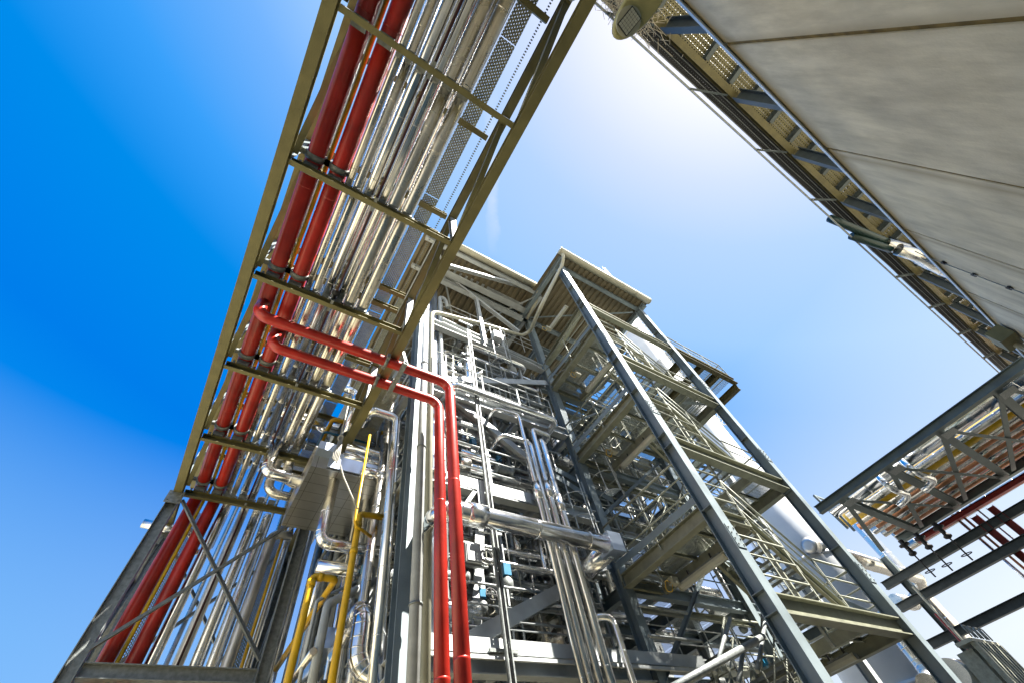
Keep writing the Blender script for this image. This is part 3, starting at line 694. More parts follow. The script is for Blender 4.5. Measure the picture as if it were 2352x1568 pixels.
for i in range(3):
    flight(XA+1.4, Lz[i], XB-1.4, Rz[i], YT+.15, ym-.12)
    rail([(XA+1.4, YT+.15, Lz[i]), (XB-1.4, YT+.15, Rz[i])], tw)
    rail([(XA+1.4, ym-.1, Lz[i]), (XB-1.4, ym-.1, Rz[i])], tw)
    zl = Lz[i-1] if i else 2.6
    flight(XB-1.4, Rz[i], XA+1.4, zl, ym+.12, YF-.15)
    rail([(XB-1.4, YF-.12, Rz[i]), (XA+1.4, YF-.12, zl)], tw)
    rail([(XB-1.4, ym+.1, Rz[i]), (XA+1.4, ym+.1, zl)], tw)
    rail([(XB-1.4, YT+.12, Rz[i]), (XB+.1, YT+.12, Rz[i]), (XB+.1, YF-.1, Rz[i])], tw)
    rail([(XA+.02, YF-.15, Lz[i]), (XA+.02, YT+.15, Lz[i]), (XA+1.4, YT+.12, Lz[i])], tw)
flight(XB-1.4, 13.5, XA+1.4, Lz[2], ym+.12, YF-.15)
rail([(XB-1.4, ym+.1, 13.5), (XA+1.4, ym+.1, Lz[2])], tw)
ribroof(XA-.3, XB+.35, YT-.4, 13.9, 16.75).build('roof_sheet', 'roofsheet', tw)
for y in (YT, YF): MB().ibeam((XA-.1, y, 16.6), (XB+.15, y, 16.6), .22, .14).build('rafter', 'bluesteel', tw)
for x in (XA-.12, XB+.1): MB().ibeam((x, YT-.35, 16.56), (x, YF+1.1, 16.56), .24, .16).build('rafter', 'bluesteel', tw)
MB().ang((XA+.2, YT+.2, 16.45), (XB-.2, YF-.2, 16.45), .07, .07).build('roof_brace', 'bluesteel', tw)
MB().ang((XA+.2, YF-.2, 16.42), (XB-.2, YT+.2, 16.42), .07, .07).build('roof_brace', 'bluesteel', tw)
gutter((XA-.3, YT-.52, 16.82), (XB+.4, YT-.52, 16.82), tw, .15)
m = MB().tube([(XA-.12, YT-.48, 16.7), (XA-.12, YT-.44, 16.45), (XA-.05, YT-.2, 16.3), bp(z6(990, 700), 4.0), bp(z6(900, 910), 5.3), bp(z6(830, 945), 5.5), bp(z6(500, 850), 5.5), bp(z6(120, 755), 5.5), bp(z6(60, 750), 5.5), V((2.75, 6.0, 0))], .07, bend=.3, n=12)
solo('drainpipe', m, 'cream', 'cream rainwater pipe running from the stair tower gutter across the plant front', 'drainpipe')
# balcony sticking out to the right at the top
bl = T('balcony', 'railed grating balcony reaching out to the right of the stair tower', 'balcony', (13.6, 4.6, 13.5))
bx0, bx1, by0, by1, bz = XB+.2, 15.7, YT+.02, 6.0, 13.62
for y in (by0, by1): MB().ibeam((bx0, y, bz), (bx1, y, bz), .3, .18).build('edge_beam', 'galvyel', bl)
MB().ibeam((bx1-.08, by0+.02, bz-.32), (bx1-.08, by1, bz-.32), .3, .2).build('edge_beam', 'galvyel', bl)
for x in (12.6, 13.6, 14.6): MB().ibeam((x, by0+.1, bz), (x, by1-.1, bz), .26, .2).build('cross_beam', 'galvyel', bl)
MB().sheet((bx0, by0+.05, bz+.17), (bx1-bx0, 0, 0), (0, by1-by0, 0)).build('grating', 'grating', bl)
rail([(bx0+.3, by0, bz+.16), (bx1, by0, bz+.16), (bx1, by1, bz+.16)], bl)

# extra bracing and rails that give the tower its lattice look
for i, z in enumerate(Rz):
    z1 = (Rz+[13.5])[i+1]
    MB().ang((XB+.02, YT+.16, z), (XB+.02, YF-.16, z1-.3), .08, .08).build('side_brace', 'bluesteel', tw)
    MB().ang((XA+.3, YF-.02, z-.2), (XB-.3, YF-.02, z1-.5), .08, .08).build('rear_brace', 'bluesteel', tw)
    rail([(XA+.2, YT+.05, z+.02), (XA+1.9, YT+.05, z+.02)], tw)
    rail([(XB-1.3, YF-.1, z), (XB-.1, YF-.1, z)], tw)
for i, z in enumerate(Lz):
    MB().chan((XC, YF+.1, z-.5), (XB, YF+.1, z-.5), .14, .08).build('rear_beam', 'towerbeam', tw)
    rail([(XA+1.42, ym-.1, z), (XA+1.42, ym+.1, z)], tw)
    for xx_ in (XA+1.42, XA+.35): MB().bar((xx_, YT+.14, z-.3), (xx_, YT+.14, z-2.2), .05, .05, (1, 0, 0)).build('hanger', 'galvtray', tw)
    for yy_ in (YT+.75, YT+1.5, YF-.5): MB().chan((XA+.2, yy_, z-.06), (XA+1.34, yy_, z-.06), .09, .05).build('joist', 'towerbeam', tw)
for z in Rz:
    for yy_ in (YT+.75, YT+1.5, YF-.5): MB().chan((XB-1.34, yy_, z-.06), (XB-.12, yy_, z-.06), .09, .05).build('joist', 'towerbeam', tw)
# secondary front steel of the front bay
for z in (5.55, 8.5, 11.5, 14.3):
    MB().chan((2.6, 6.75, z), (7.2, 6.75, z), .12, .08).build('secondary_beam', 'whitesteel', bd)
    for x in (3.3, 4.6, 6.1): MB().bar((x, 6.72, z), (x, 6.72, z+1.3), .06, .06, (1, 0, 0)).build('hanger', 'whitesteel', bd)
for z0_, z1_ in ((4.1, 7.0), (7.2, 9.8), (10.0, 13.0)):
    MB().ang((2.6, 8.0, z0_), (7.2, 8.0, z1_), .1, .1).build('brace', 'whitesteel', bd)
# ------------------------------------------------------------ pipe bridge on the right
BX0, BX1, BZ = 21.6, 29.4, 10.4
bg_ = T('pipe_bridge', 'dark steel pipe bridge on the right, loaded with silver, copper and yellow pipes', 'pipe bridge', (25.5, 0, BZ))
for x in (BX0, BX1): MB().ibeam((x, -14, BZ), (x, 6.0, BZ), .34, .3).build('chord', 'bridgesteel', bg_)
ndy = [5.0, 2.77, .48, -1.8, -4.1, -6.4]
for i, y in enumerate(ndy):
    MB().ibeam((BX0+.2, y, BZ), (BX1-.2, y, BZ), .3, .3).build('cross_beam', 'bridgesteel', bg_)
    if i < len(ndy)-1:
        MB().bar((BX0+.2, y-.1, BZ-.12), (BX1-.3, ndy[i+1]+.2 if False else y+1.9, BZ-.12), .2, .03).build('plan_brace', 'bridgesteel', bg_)
        MB().bar((BX0+.3, y-.2, BZ-.2), (BX1-.3, ndy[i+1]+.1, BZ-.2), .14, .03).build('plan_brace', 'bridgesteel', bg_)
        MB().box((BX1-.6, ndy[i+1]+.1, BZ-.25), .45, .35, .02).build('gusset', 'galv', bg_)
        MB().box((BX0+.5, y-.2, BZ-.25), .6, .5, .02).build('gusset', 'galv', bg_)
for x, y in ((BX0, -9), (BX1, -9), (BX1, 7.2)):
    if 1: MB().ibeam((x, y, 0), (x, y, BZ-.25), .34, .34).build('leg', 'bridgesteel', bg_)
bpipes = [(22.65, .3, 'alu'), (23.5, .12, 'alu2'), (24.0, .22, 'yellow'), (24.5, .14, 'alu2'), (24.9, .12, 'copper'), (25.3, .16, 'alu2'), (25.75, .14, 'copper'), (26.15, .16, 'alu'), (26.55, .12, 'copper'),
          (26.95, .16, 'alu2'), (27.35, .12, 'copper'), (27.8, .2, 'alu'), (28.4, .3, 'alu'), (29.95, .16, 'alu2')]
bl_ = ['thick silver pipe nearest the left chord of the bridge', 'thin silver pipe left of the yellow one on the bridge', 'yellow pipe running along the bridge', 'thin silver pipe right of the yellow one on the bridge',
       'first coppery pipe right of the yellow one on the bridge', 'silver pipe between the first two coppery pipes on the bridge', 'second coppery pipe on the bridge', 'bright silver pipe in the middle of the copper ones on the bridge', 'third coppery pipe on the bridge',
       'dull silver pipe between the third and fourth coppery pipes of the bridge', 'fourth coppery pipe on the bridge', 'medium silver pipe beside the thickest one on the bridge', 'thick bright silver pipe next to the right chord of the bridge', 'silver pipe just outside the right chord of the bridge']
for (x, r, mt), lb in zip(bpipes, bl_):
    x = 23.4+(x-22.15)*1.19; r *= 1.28
    P('pipe', [(x, -14, BZ+.3+r), (x, 6.5+random.uniform(-.6, .3), BZ+.3+r)], r, mt, lb, seam=1.3, n=12)
for x, w, z, lb in ((22.75, .4, BZ+.32, 'perforated tray along the left edge of the bridge'), (24.7, .4, BZ+1.0, 'higher perforated tray left of the yellow pipe on the bridge')):
    t = T('cable_tray', lb, 'cable tray', (x, 0, z)); tray('tray_section', (x-w/2, -14, z), (0, 20, 0), (w, 0, 0), -.12, 'perfyel', t)
# red header with two legs and the lower portal beams
rh = T('red_pipe_frame', 'red steel header under the bridge with two red legs dropping to the right', 'frame', (28.6, 2, 0))
MB().ibeam((29.0, -9, BZ-.62), (29.0, 5.3, BZ-.52), .22, .3).build('header', 'redsteel', rh)
for y in (2.7, 1.95): MB().ibeam((28.95, y, 0), (28.95, y, BZ-.84), .3, .3).build('leg', 'redsteel', rh)
for k, (x, z, lb) in enumerate(((28.3, 7.9, 'upper dark horizontal beam against the sky under the bridge'), (28.3, 6.38, 'lower dark horizontal beam against the sky under the bridge'), (28.9, 9.0, 'dark beam closest below the bridge pipes'))):
    solo('portal_beam', MB().ibeam((x, -12, z), (x, 8, z), .34, .3), 'darksteel', lb, 'beam')
for k, y in enumerate((3.3, 3.05, 2.4)):
    P('pipe', [(29.2, y, 0), (29.2, y, BZ-.3)], .07-.015*k, ['alu', 'copper', 'alu'][k], ['leftmost', 'middle', 'rightmost'][k]+' thin upright pipe beside the red legs under the bridge', n=10)
# hanging valves
for k, q in enumerate((zE(1500, 500), zE(1640, 420), zE(1380, 550))):
    p = at(q, x=27.8); t = T('valve', ['middle', 'rightmost', 'leftmost'][k]+' of the dark valves hanging under the bridge', 'valve', p, 'valves hanging under the bridge')
    MB().lathe(p+V((0,0,-.35)), (0,0,1), [(0,.06),(.05,.16),(.12,.18),(.2,.1),(.45,.1),(.5,.24),(.56,.24),(.6,.1),(.75,.12)], 10).box(p+V((.18,0,-.05)), .2, .12, .14).build('body', 'dark', t)
    MB().cyl(p, p+V((.45, .1, -1.25)), .035, n=8).build('stem', 'dark', t)
    MB().ring(p+V((.36, .08, -1.0)), (.4, .1, -1), .22, .02).bar(p+V((.16, .08, -1.08)), p+V((.56, .08, -.92)), .02, .02).build('handwheel', 'dark', t)
# platforms with silver expansion loops hanging on the bridge
for k, (q, lb) in enumerate(((zF(830, 1250), 'silver pipe loop with a square box hanging under the left of the bridge'), (zF(1060, 1110), 'second silver pipe loop beside the boxed one under the bridge'))):
    p = at(q, z=BZ-.3); r = .13
    P('pipe', [p+V((0, 0, 1)), p, p+V((1.1, -.2, -.1)), p+V((1.1, .5, -.2))], r, 'alu', lb, seam=.6, n=14)
# ------------------------------------------------------------ white stack
sx, sy = 25.3, 9.3
st = T('chimney_stack', 'tall white round stack with a caged ladder behind the stair tower', 'stack', (sx, sy, 0))
MB().lathe((sx, sy, 0), (0, 0, 1), [(0, 1.75), (13, 1.75), (17, 1.1), (30, 1.1), (45, 1.05)], 48).build('shell', 'whitepaint', st)
for z, r_ in ((5, 1.8), (10, 1.8), (24, 1.15), (32, 1.15), (40, 1.13), (44.9, 1.13)): MB().cyl((sx, sy, z-.08), (sx, sy, z+.08), r_, n=48).build('stiffening_ring', 'whitepaint', st)
lx, ly = sx+.9, sy-1.0
m = MB()
for d in (-.25, .25): m.bar((lx+d*.7, ly+d*.7, 20), (lx+d*.7, ly+d*.7, 46.5), .06, .06)
for i in range(44): m.ring((lx+.25, ly-.25, 20+.6*i), (0, 0, 1), .38, .045, 10, 4)
for a_ in range(5): m.bar((lx+.25+.38*math.cos(a_-2.2), ly-.25+.38*math.sin(a_-2.2), 20), (lx+.25+.38*math.cos(a_-2.2), ly-.25+.38*math.sin(a_-2.2), 46.4), .05, .02)
m.build('caged_ladder', 'whitepaint', st)
MB().cyl((sx-.6, sy-.2, 45), (sx-.6, sy-.2, 46.2), .4).cyl((sx+.7, sy-.5, 45), (sx+.7, sy-.5, 48), .06, n=6).build('top_vent', 'whitepaint', st)
# ------------------------------------------------------------ louvred cooler bottom right
lc = T('cooler_unit', 'tall ribbed metal cooler box with a railed top at the lower right', 'cooler', (24, 4.6, 0))
p0 = at(zE(1850, 1250), y=5.0); p1 = at(zE(2040, 1280), y=5.0)
MB().box(((p0.x+p1.x)/2+.3, 5.45, p0.z/2-.05), p1.x-p0.x, .5, p0.z-.1).build('casing', 'galvtray', lc)
m = MB()
for i in range(8):
    x = p0.x+(p1.x-p0.x)*i/7; m.bar((x+.25, 5.0, 0), (x+.25, 5.0, p0.z), .14, .16, (0, 1, 0))
m.build('louvre_ribs', 'galvtray', lc)
MB().box(((p0.x+p1.x)/2+.2, 5.2, p0.z+.05), p1.x-p0.x+.3, .5, .1).build('cap', 'cream', lc)
for i in range(4):
    x = p0.x+.2+(p1.x-p0.x)*i/4.5; MB().tube([(x, 4.9, p0.z+.1), (x, 4.9, p0.z+.45), (x+.3, 4.9, p0.z+.45), (x+.3, 4.9, p0.z+.1)], .025, n=6, bend=.06).build('lifting_loop', 'galv', lc)
# ------------------------------------------------------------ pipework on the building front, read off the photograph
def hline(a, b, y, m='z'):
    p, q = bp(a, y), bp(b, y); p.z = q.z = (p.z+q.z)/2; return p, q
xx = bp((986, 1568), 5.95)
o = P('pipe', [(xx.x, xx.y, 0), (xx.x, xx.y, 17.6)], .16, 'alublue', 'broad bluish upright pipe just left of the two red drop pipes', seam=1.7, n=24)
MB().lathe((xx.x, xx.y, 3.0), (0, 0, 1), [(0, .16), (.02, .24), (1.1, .24), (1.12, .16)], 24).build('sleeve', 'alublue', o)
for z in (13.1, 9.9):
    MB().lathe((xx.x, xx.y, z), (0, 0, 1), [(0, .16), (.01, .22), (.45, .22), (.46, .16)], 24).build('collar', 'alublue', o)
P('pipe', [(xx.x+.2, xx.y-.16, 0), (xx.x+.2, xx.y-.16, 15.5), (xx.x+.45, xx.y-.1, 15.75), (xx.x+.6, xx.y, 15.3)], .07, 'whitesteel', 'slim pale upright pipe right of the broad bluish one, curled over at the top', bend=.18, n=14)
c = bp((948, 1568), 5.3); P('conduit_pipe', [(c.x, c.y, 0), (c.x, c.y, 16)], .085, 'pvc', 'grey weathered upright pipe in front of the plant corner column', n=18)
for z in (4.5, 7.4, 10.2, 13): MB().cyl((c.x, c.y, z), (c.x, c.y, z+.03), .1, n=18).build('pipe_band', 'galv', bpy.data.objects['conduit_pipe'])
# big silver cross pipe with mitred box end
p, q = hline((1030, 1169), (1396, 1249), 5.0)
o = P('pipe', [p+V((-.1, 1.6, 0)), p+V((-.1, 0, 0)), q], .17, 'alu', 'big silver pipe crossing the plant front behind the red drop pipes', seam=1.1, n=24, bend=.3)
MB().lathe(p+V((.35, 0, 0)), (1, 0, 0), [(0, .17), (.005, .2), (.35, .2), (.355, .17)], 24).build('collar', 'alu', o)
MB().box(q+V((.1, .02, .0)), .36, .38, .4).build('end_box', 'alublue', o)
MB().cyl(q+V((.1, .1, -.02)), q+V((.1, 1.8, -.05)), .2, n=20).build('rear_arm', 'alu', o)
# long sloping-looking silver pipe above
p, q = hline((1040, 883), (1277, 966), 5.25)
P('pipe', [p+V((0, .9, 0)), p, q, q+V((0, 1.5, -.1))], .105, 'alu', 'long silver pipe crossing high on the plant front right of the red elbows', seam=.9, n=20, bend=.2)
# group of upright silver pipes
c1 = bp((1342, 1568), 5.3); x1 = c1.x; yv = c1.y
def up_(u, yy=5.3): c = bp((u, 1568), yy); return c.x, c.y
def loop(u, q, back, r, lab, side=0, matn='alu', z0=0):
    x, y = up_(u); z = bp(q).z if False else bp(q, 5.3).z
    pts = [(x, y, z0), (x, y, z)]
    if side: pts += [(x+side, y+.05, z+.02), (x+side-.1*0, y+back, z+.02)]
    else: pts += [(x, y+back, z)]
    return P('pipe', pts, r, matn, lab, seam=1.0, n=18, bend=.13)
loop(1339, zA(1030, 435), 1.5, .05, 'thin silver upright pipe, leftmost of the bundle right of the red pipes', side=-.7)
loop(1356, zA(1050, 690), 1.4, .06, 'silver upright pipe with a goose-neck, second in the bundle right of the red pipes', side=-.8)
loop(1378, zA(1110, 560), .9, .068, 'silver upright pipe turning right at its top, third in the bundle', side=.62)
loop(1404, zA(1210, 670), 1.2, .08, 'thickest silver upright pipe, rightmost of the bundle', side=0)
loop(1455, zB(620, 915), 1.0, .062, 'short silver upright pipe with a left-hand elbow, apart from the bundle', side=-.3)
for u, zz in ((1342, 6.9), (1378, 7.0), (1404, 6.7)):
    x, y = up_(u); solo('pipe_sleeve', MB().lathe((x, y, zz), (0, 0, 1), [(0, .07), (.01, .1), (.42, .1), (.43, .07)], 18), 'alu', {1342: 'silver sleeve on the leftmost pipe of the upright bundle', 1378: 'silver sleeve on the third pipe of the upright bundle', 1404: 'silver sleeve on the thickest pipe of the upright bundle'}[u], 'pipe sleeve')
# upright slotted tray
a = bp((1176, 1560), 5.35); b_ = bp((1070, 756), 5.35)
t = T('cable_tray', 'tall upright slotted channel with a dark cable on the plant front', 'cable tray', (a.x, a.y, 0))
m = MB()
for d in (-.055, .055): m.bar((a.x+d, a.y, 0), (a.x+d, a.y, b_.z), .012, .05, (0, 1, 0))
for d in (-.042, .042): m.bar((a.x+d, a.y-.03, 0), (a.x+d, a.y-.03, b_.z), .02, .006, (0, 1, 0))
m.build('side_rail', 'galv', t)
MB().sheet((a.x-.055, a.y+.02, 0), (.11, 0, 0), (0, 0, b_.z)).build('slotted_back', 'perfw', t)
MB().tube([(a.x+.01, a.y-.01, 0), (a.x-.01, a.y-.01, b_.z)], .012, n=6).build('cable', 'dark', t)
for k in range(7):
    MB().box((a.x, a.y+.12, 2.2+1.9*k), .5, .05, .05).build('bracket', 'galv', t)
# handrails across the front at the floors
def frail(a, b, y, lab, h=1.0):
    p, q = hline(a, b, y); o = T('handrail', lab, 'handrail', p)
    rail([p-V((0, 0, h)), q-V((0, 0, h))], o, h=h, step=1.2, m='whitesteel', r=.022, name='rail'); return o
frail(z6(160, 1140), z6(1060, 1520), 5.5, 'grey handrail of the platform level with the red elbows')
frail(zA(200, 650), zA(1060, 895), 5.6, 'grey handrail of the platform above the white toe plate')
frail(z5(1110, 780), z5(1960, 900), 5.7, 'rusty-grey handrail below the big silver cross pipe')
frail(z5(1300, 1075), z5(2010, 1140), 5.75, 'lowest handrail in front of the dark bay')
frail(zB(400, 725), zB(1750, 960), 6.3, 'handrail of the platform below the stair tower')
frail(zC(100, 1170), zC(600, 1290), 6.3, 'short handrail left of the stair tower inner column')
frail(z6(150, 690), z6(1000, 1010), 6.2, 'handrail of the top floor just under the roof')
# horizontal pipes inside the front bays
def hp(a, b, y, r, lab, mt='alu', ends=(0, 0), seam=.9):
    p, q = hline(a, b, y); pts = [p, q]
    if ends[0]: pts = [p+V((0, ends[0], 0))]+pts
    if ends[1]: pts = pts+[q+V((0, ends[1], 0))]
    return P('pipe', pts, r, mt, lab, seam=seam, n=16, bend=r*1.6)
hp(zA(360, 830), zA(800, 920), 6.0, .12, 'silver pipe with a right-hand bend above the white toe plate', ends=(0, 1))
hp(zA(350, 900), zA(460, 960), 6.0, .15, 'short thick silver pipe stub right of the red drop pipes', mt='alu2')
hp(zA(350, 960), zA(1130, 1135), 6.05, .13, 'long thick silver pipe right above the white toe plate')
hp(zA(200, 670), zA(560, 760), 5.9, .06, 'pair-like thin silver pipe behind the upright slotted channel', ends=(0, .6))
hp(zA(180, 230), zA(340, 235), 5.9, .16, 'short thick silver pipe end right of the upper red elbow', mt='alu')
hp(zA(1370, 850), zA(1540, 905), 6.2, .09, 'silver pipe running behind the stair tower inner column')
hp(z6(380, 1030), z6(850, 1200), 5.75, .12, 'silver pipe with elbow under the top floor', ends=(.6, .9))
hp(z6(160, 1090), z6(600, 1230), 6.1, .09, 'thin silver pipe with a left-hand bend on the top level', ends=(.9, 0))
hp(z6(410, 1180), z6(1000, 1330), 6.3, .1, 'silver pipe behind the upright slotted channel on the top level')
hp(z6(150, 1250), z6(330, 1290), 6.0, .1, 'short silver pipe left of the upright slotted channel', mt='alu2')
hp(z5(1510, 820), z5(1950, 900), 6.3, .1, 'white and silver pipe behind the lower diagonal brace', mt='alu')
hp(z5(930, 570), z5(1130, 600), 6.6, .08, 'thin silver pipe between the bluish and the red drop pipes', mt='alu')
hp(z5(1480, 540), z5(1900, 620), 6.6, .07, 'dull thin pipe in the shade below the big cross pipe', mt='alu2')
hp(zB(20, 520), zB(540, 440), 6.2, .1, 'silver pipe dipping behind the upright bundle') if False else None
hp(zB(1020, 1060), zB(1280, 1090), 6.9, .09, 'silver pipe behind the railing at the bottom of the plant')
hp(zB(1420, 620), zB(1700, 680), 7.4, .11, 'upper of the dull silver pipes beside the stairs', mt='alu2', ends=(0, .8))
hp(zB(1440, 700), zB(1650, 720), 7.5, .09, 'middle of the dull silver pipes beside the stairs', mt='alu2')
hp(zB(1590, 830), zB(1900, 920), 7.3, .12, 'lower of the dull silver pipes beside the stairs', mt='alu2')
hp(zC(860, 1020), zC(1280, 1120), 7.2, .13, 'dark reflecting pipe elbow behind the stair tower', mt='alu2', ends=(.8, 0))
# drums, vessels
def drum(a, b, y, r, lab, mt='alu'):
    p, q = hline(a, b, y); m = MB(); d = (q-p).normalized(); L = (q-p).length
    m.lathe(p, d, [(-r*.35, r*.3), (-r*.25, r*.75), (0, r), (L*.5, r), (L, r), (L+r*.25, r*.75), (L+r*.35, r*.3)], 24)
    o = solo('drum', m, mt, lab, 'drum'); MB().cyl(p+d*L*.5-V((0, 0, r*.9)), p+d*L*.5-V((0, 0, r+.3)), .08).build('leg', 'galv', o); return o
drum(z5(1010, 1070), z5(1300, 1090), 6.0, .3, 'thick silver drum end beside the red drop pipes above the lower brace')
def vessel(u, v, y, z0, z1, r, lab, mt='alu2'):
    c = at((u, v), y=y*K); m = MB()
    m.lathe((c.x, c.y, z0), (0, 0, 1), [(-r*.4, r*.25), (-r*.25, r*.75), (0, r), ((z1-z0)*.5, r), (z1-z0, r), (z1-z0+r*.25, r*.75), (z1-z0+r*.4, r*.25)], 24)
    m.cyl((c.x, c.y, z0-r*.4-.5), (c.x, c.y, z0-r*.35), r*.25)
    o = solo('vessel', m, mt, lab, 'vessel')
    for k in range(3): MB().lathe((c.x, c.y, z0+(z1-z0)*(k+.5)/3), (0, 0, 1), [(0, r), (.005, r*1.05), (.05, r*1.05), (.055, r)], 24).build('seam_band', mt, o)
    MB().cyl((c.x, c.y, z0+(z1-z0)*.3), (c.x+r+.2, c.y-.3, z0+(z1-z0)*.3), .07).build('nozzle', mt, o); return o
vessel(*z5(1285, 830), 7.0, 4.2, 6.9, .2, 'upright dark silver vessel behind the big drum')
vessel(*z5(1810, 750), 6.9, 4.9, 7.0, .3, 'large upright vessel in the dark bay below the big cross pipe')
vessel(*z5(1960, 1200), 6.9, 2.2, 4.0, .28, 'large upright vessel at the bottom behind the upright bundle')
vessel(*zA(1000, 950), 6.8, 6.8, 9.4, .13, 'slender silver vessel behind the upper brace', 'alu')
vessel(*zA(530, 620), 7.2, 7.5, 9.6, .14, 'slender bluish vessel left of the upper brace', 'alublue')
vessel(*z6(355, 1130), 5.8, 10.6, 12.6, .11, 'slender bright silver vessel at the top beside the slotted channel', 'alu')
vessel(*z5(630, 60), 7.6, 6.5, 7.1, .2, 'small silver pot hanging beside the yellow upright pipe', 'alu')
# duct elbow in the dark bay
p = bp(z5(1980, 1200), 6.6); P('duct', [p+V((-.1, .9, 0)), p, p+V((.9, -.1, .1))], .26, 'alu2', 'fat dull silver bend in the dark bay behind the upright bundle', cat='duct', n=22)
# control box, valves, hand wheels
b0 = bp(z5(1290, 600), 5.7); cb = T('control_box', 'white control cabinet with slotted brackets right of the red drop pipes', 'control box', b0)
MB().box(b0, .3, .2, .36).build('cabinet', 'whitesteel', cb); MB().box(b0+V((0, -.11, 0)), .26, .02, .32).build('door', 'whitesteel', cb)
MB().box(b0+V((0, -.03, -.2)), .4, .05, .04).box(b0+V((0, -.03, .2)), .4, .05, .04).build('bracket', 'galv', cb)
b0 = bp(z6(615, 955), 5.4); cb = T('control_box', 'pale control cabinet hanging just below the roof', 'control box', b0)
MB().box(b0, .34, .2, .42).build('cabinet', 'whitesteel', cb); MB().box(b0+V((0, -.11, 0)), .3, .02, .38).build('door', 'whitesteel', cb); MB().tube([b0+V((.3, 0, .3)), b0+V((.3, 0, -.9))], .02).build('conduit', 'galv', cb)
def wheelvalve(q, y, lab, col='dark', s=1, ax=(0, -1, .2)):
    c = bp(q, y); t = T('valve', lab, 'valve', c); ax = V(ax).normalized()
    MB().ring(c, ax, .11*s, .014*s, 18, 6).bar(c-V((.1*s, 0, 0)), c+V((.1*s, 0, 0)), .015, .015).bar(c-V((0, 0, .1*s)), c+V((0, 0, .1*s)), .015, .015, (0, 1, 0)).build('handwheel', col, t)
    MB().cyl(c, c-ax*.3*s, .02*s, n=8).build('stem', 'galv', [o_ for o_ in bpy.data.objects if o_.parent == t][0])
    m = MB().lathe(c-ax*.5*s, ax, [(0, .05*s), (.03*s, .1*s), (.1*s, .12*s), (.18*s, .09*s), (.22*s, .04*s)], 12); m.build('body', 'galv', t); return t
wheelvalve(z5(1445, 895), 5.8, 'hand wheel valve above the lower diagonal brace')
wheelvalve(zB(405, 590), 6.2, 'black hand wheel in the shade behind the upright bundle', s=1.1)
wheelvalve(zB(1550, 815), 6.6, 'black hand wheel below the dull silver pipes beside the stairs')
wheelvalve(zB(2010, 925), 6.2, 'black hand wheel on a square box below the stairs')
wheelvalve(z6(555, 1390), 6.0, 'dark hand wheel under the top floor')
wheelvalve(zH(1680, 1010), 7.0, 'small dark hand wheel left of the corner column')
def actuator(q, y, lab, s=1, mt='bluepaint'):
    c = bp(q, y); t = T('valve_actuator', lab, 'actuator', c)
    MB().box(c, .12*s, .12*s, .16*s).build('housing', mt, t); MB().lathe(c-V((0, 0, .3*s)), (0, 0, 1), [(0, .03*s), (.05*s, .09*s), (.15*s, .09*s), (.22*s, .04*s)], 12).build('body', 'galv', t)
    MB().tube([c+V((.06*s, 0, .02)), c+V((.2*s, -.02, .12*s)), c+V((.24*s, 0, -.25*s)), c+V((.14*s, .03, -.3*s))], .009, n=6, bend=.06).build('cable', 'cream', t)
actuator(z5(1550, 720), 5.8, 'blue valve actuator with a looped white cable below the big cross pipe', 1.3)
actuator(z5(1370, 900), 5.85, 'blue valve actuator left of a hand wheel above the lower brace')
actuator(zA(765, 880), 5.9, 'small blue actuator behind the railing in the middle of the plant front')
actuator(zA(500, 705), 5.9, 'blue-capped actuator left of the upper brace', 1.1)
actuator(z6(290, 1200), 5.9, 'blue actuator on the top level of the plant front')
actuator(zB(1670, 985), 6.9, 'blue round-capped actuator behind the lower railing', 1.3)
actuator(zB(2130, 1390), 5.8, 'bright blue actuator low down beside the stairs', 1.4)
actuator(z5(490, 710), 7.0, 'blue valve head left of the silver drop pipe', 1)
actuator(z5(560, 610), 7.2, 'blue valve head higher up left of the silver drop pipe', 1.2)
solo('cap', MB().cyl(bp(zB(1050, 740), 6.6), bp(zB(1050, 740), 6.6)+V((0, 0, .3)), .07), 'orange', 'orange cylinder under the tray below the stair landing', 'cylinder')
c = bp(z5(1410, 610), 5.6); solo('cable_coil', MB().ring(c, (0, -1, .1), .12, .015, 24, 6).ring(c+V((.01, -.03, .01)), (.1, -1, .1), .105, .012, 24, 6).ring(c+V((-.01, .02, 0)), (-.1, -1, 0), .13, .01, 24, 6), 'pvc', 'coil of grey cable hung beside the white control cabinet', 'cable coil')
# ------------------------------------------------------------ left flank of the building
x7 = 2.15
e1 = at((912, 959), y=6.75); e0 = at((856, 936), y=6.75); e2 = at((872, 1568), y=6.75)
P('pipe', [(e0.x-.02, 6.75+.5, e1.z), (e0.x-.02, 6.75, e1.z), (e1.x, 6.75, e1.z), (e2.x, 6.75, 0)], .105, 'alu', 'silver drop pipe with a square elbow left of the plant corner', n=20, seam=1.0, bend=.16)
P('pipe', [at((898, 960), y=6.9), at((860, 1568), y=6.9)], .028, 'pvc', 'thin grey conduit strapped left of the silver drop pipe', n=8)
yA = at((827, 1179), y=6.9); yB = at((773, 1568), y=6.9)
m = MB().tube([at((884, 1187), y=7.0)+V((.1, 0, 0)), V((yA.x, 6.9, yA.z)), V((yA.x, 6.9, 0))], .055, n=14, bend=.08); m.box(at((884, 1187), y=7.0)+V((.1, 0, 0)), .03, .16, .16)
for q in (.02, .5): m.cyl((yA.x, 6.9, yA.z-.25-q), (yA.x, 6.9, yA.z-.17-q), .066, n=14)
solo('pipe', m, 'yellow', 'thick yellow gas pipe dropping from a side flange left of the plant corner', 'pipe')
p, q = at((859, 948), y=6.75), at((817, 1190), y=6.75)
P('pipe', [V((p.x, 6.75, 8.3)), V((p.x, 6.75, q.z-.05)), V((p.x+.06, 6.8, q.z-.1)), V((p.x+.4, 7.0, q.z-.12))], .028, 'yellow', 'thin yellow line hanging in front of the cluttered plant flank', n=10, bend=.05)
